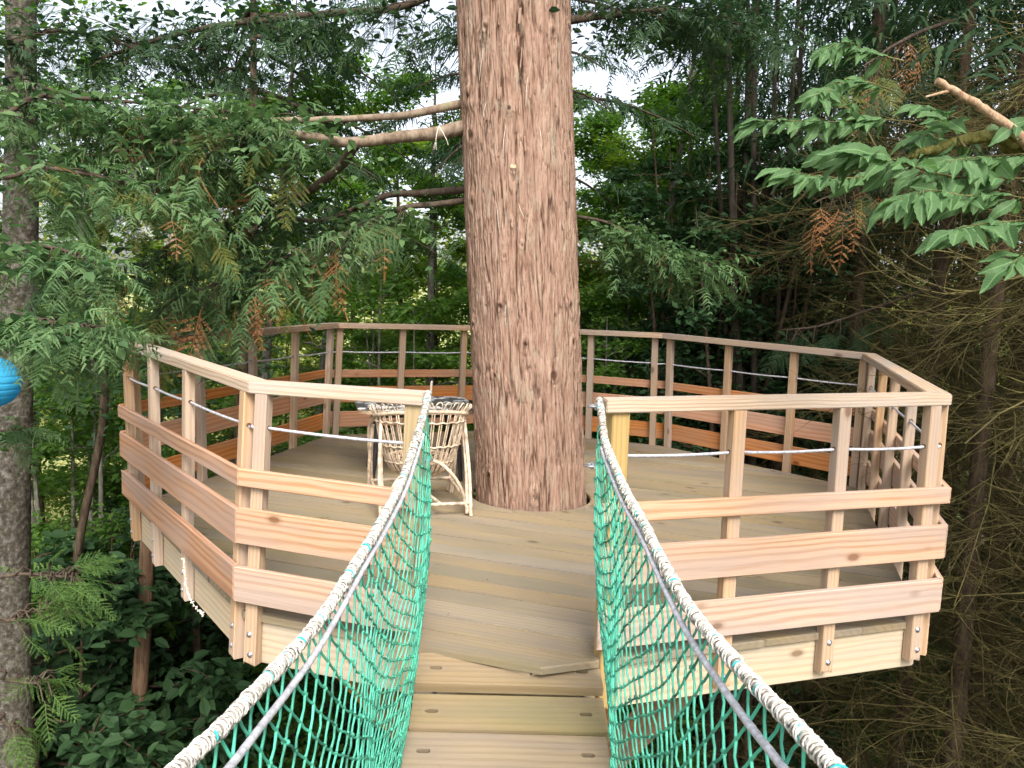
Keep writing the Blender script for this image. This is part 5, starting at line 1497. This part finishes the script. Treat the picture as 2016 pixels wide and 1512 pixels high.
# dark evergreen hedge of conifers closing the wood behind
def dense_conifer(label, x, y, H, R, n, group, mat=M_NEEDLE_D, z0=.5, sc=2.0):
    O = (x, y, float(gz(x, y))-.1)
    t = thing('dense_conifer', label, 'tree', O, group)
    MB().tube([(0, 0, 0), (0, .02, H*.5), (0, 0, H)], [.16, .11, .02], 12).build('trunk', M_BROWN, t, True)
    mb = MB()
    for _ in range(n):
        z = z0+(H-z0)*rng.random()**1.15; a = rng.uniform(0, 2*PI); rr = R*(1-(z-z0)/(H-z0))**.75*math.sqrt(rng.uniform(.15, 1))
        add_coarse(mb, np.array([rr*math.cos(a), rr*math.sin(a), z-.25*rr]), np.array([math.cos(a), math.sin(a), -.35]), sc*rng.uniform(.8, 1.4))
    mb.build('crown', mat, t)
    return t
DC = dense_conifer('dense dark evergreen closing the wood behind the bare conifers', 9.8, 13.6, 13, 2.6, 800, 'dense evergreens behind the dark wood')
for x, y, rz, lb in [(6.8, 15.0, 1.0, 'dense dark evergreen behind the thin dark stems'), (12.2, 10.5, 2.0, 'dense dark evergreen off the photo edge'), (11.0, 6.5, 3.1, 'dense dark evergreen beside the dark wood'), (9.0, 3.6, 4.4, 'dense dark evergreen nearest the bridge outside the frame'), (4.4, 16.5, 5.2, 'dense dark evergreen at the end of the wood'), (6.3, .6, 2.7, 'dense dark evergreen right of the bridge outside the frame'), (7.0, -3.0, 1.9, 'dense dark evergreen behind the camera on the right'), (9.6, -1.5, .4, 'dense dark evergreen farther right behind the camera'), (7.3, 12.6, .9, 'dense dark evergreen right behind the clearest bare trunk'), (8.8, 8.9, 3.6, 'dense dark evergreen filling the gap at the photo edge'), (5.9, 13.4, 4.1, 'dense dark evergreen left of the bare conifers'), (10.4, 10.2, 5.6, 'dense dark evergreen deep in the wood off the photo edge')]:  # evergreens beside and behind the camera are unseen, added to shade the wood
    dup(DC, lb, (x, y, float(gz(x, y))-.1), rz, random.uniform(.9, 1.1))
# overhanging dark conifer behind the left side, its boughs against the sky
def bough_conifer(label, x, y, H, r, zs, n_b, ln, seed):
    O = np.array((x, y, float(gz(x, y))-.1)); rr = np.random.default_rng(seed)
    t = thing('dark_conifer', label, 'tree', O, None)
    z = np.linspace(0, H, 20); MB().tube(np.stack([0*z, 0*z, z], -1), r*(1-z/H*.85), 14).build('trunk', M_BROWN, t, True)
    mb = MB(); wd = MB()
    for k in range(n_b):
        zz = rr.uniform(*zs); a = rr.uniform(0, 2*PI); L = ln*rr.uniform(.6, 1.1)*(1-.5*(zz-zs[0])/(zs[1]-zs[0]))
        d = np.array([math.cos(a), math.sin(a), .1]); P = [np.array([0, 0, zz])+d*L*u+np.array([0, 0, -.35*L*u*u]) for u in np.linspace(0, 1, 8)]
        wd.tube(P, np.linspace(.03, .006, 8), 5, .5, False)
        S_ = np.array([-d[1], d[0], 0])
        for q in range(20):
            u = rr.uniform(.2, 1); i = min(6, int(u*7)); p = P[i]+(P[i+1]-P[i])*(u*7-i)
            sg = rr.choice([-1, 1]); l2 = L*.28*rr.random()*(1.2-u)
            add_coarse(mb, p+S_*sg*l2+d*l2*.5+np.array([0, 0, -.12*l2]), d*.8+S_*sg*.8+np.array([0, 0, -.35]), rr.uniform(.75, 1.25))
    wd.build('boughs', M_LIMB_DARK, t, True); mb.build('crown', M_NEEDLE_D, t)
    return t
bough_conifer('dark conifer whose layered boughs cross the sky at upper left', -3.0, 8.9, 12, .09, (6.4, 11.5), 38, 2.7, 61)
bough_conifer('dark conifer with boughs hanging beside the upper trunk', -.05, 9.4, 12, .16, (7.6, 11.5), 34, 2.8, 62)
bough_conifer('dark conifer at the far left over the lantern', -5.6, 7.4, 12, .16, (6.0, 11.5), 34, 2.6, 64)

# far sunlit wood on the rise, and grass of the clearing
mb = MB()
cl = []
for k in range(64):
    x = rng.uniform(-30, 30); y = rng.uniform(24, 40); cl.append((x, y, float(gz(x, y)), rng.uniform(4.5, 11.0), rng.uniform(1.8, 3.4)))
for (x, y, z, h, rd) in cl:
    n = 1100; u = rng.normal(0, 1, (n, 3)); u /= np.linalg.norm(u, axis=1)[:, None]; u *= rng.uniform(.6, 1.05, n)[:, None]
    leaf_cloud(mb, np.array([x, y, z+h*.5])+u*np.array([rd, rd, h*.55]), .26, flat=.3)
mb.build('far_wood', M_LEAF3, None, False, 'stuff')
mb = MB(); n = 26000
gx = rng.uniform(-26, 3, n); gy = 15+rng.random(n)**1.3*28
pos = np.stack([gx, gy, gz(gx, gy)], -1)
hgt = rng.uniform(.25, .7, n)[:, None]; a = rng.uniform(0, 2*PI, n); e = np.stack([np.cos(a), np.sin(a), 0*a], -1)*.035; ln = rng.normal(0, .18, (n, 3)); ln[:, 2] = 0
V = np.stack([pos-e, pos+e, pos+ln*.8+np.array([0, 0, 1])*hgt+e*.1, pos+ln*.8+np.array([0, 0, 1])*hgt-e*.1], 1).reshape(-1, 3)
mb.add(V, np.arange(n*4).reshape(-1, 4), np.repeat(rng.uniform(.1, .9, n), 4))
mb.build('meadow_grass', leafmat('pale_meadow_grass', (.28, .30, .11), (.46, .44, .22), .3, .7, .1), None, False, 'stuff')
# litter and ferns on the forest floor
mb = MB(); n = 24000
gx = rng.uniform(-9, 10, n); gy = rng.uniform(3, 18, n); pos = np.stack([gx, gy, gz(gx, gy)+.02], -1)
leaf_cloud(mb, pos, .10, flat=.75); mb.build('leaf_litter', leafmat('dry_leaf_litter', (.13, .085, .05), (.36, .30, .23), .1, .9, .1), None, False, 'stuff')
mb = MB(); n = 26000
c = np.stack([rng.uniform(-9, 9, 320), rng.uniform(4.5, 18, 320)], -1); i = rng.integers(0, 320, n)
gx = c[i, 0]+rng.normal(0, .28, n); gy = c[i, 1]+rng.normal(0, .28, n); pos = np.stack([gx, gy, gz(gx, gy)+rng.uniform(.05, .55, n)], -1)
leaf_cloud(mb, pos, .10, flat=.5, hexa=True); mb.build('ground_cover', M_LEAF, None, False, 'stuff')
print('triangles', sum(sum(len(p.vertices)-2 for p in me.polygons) for me in []))
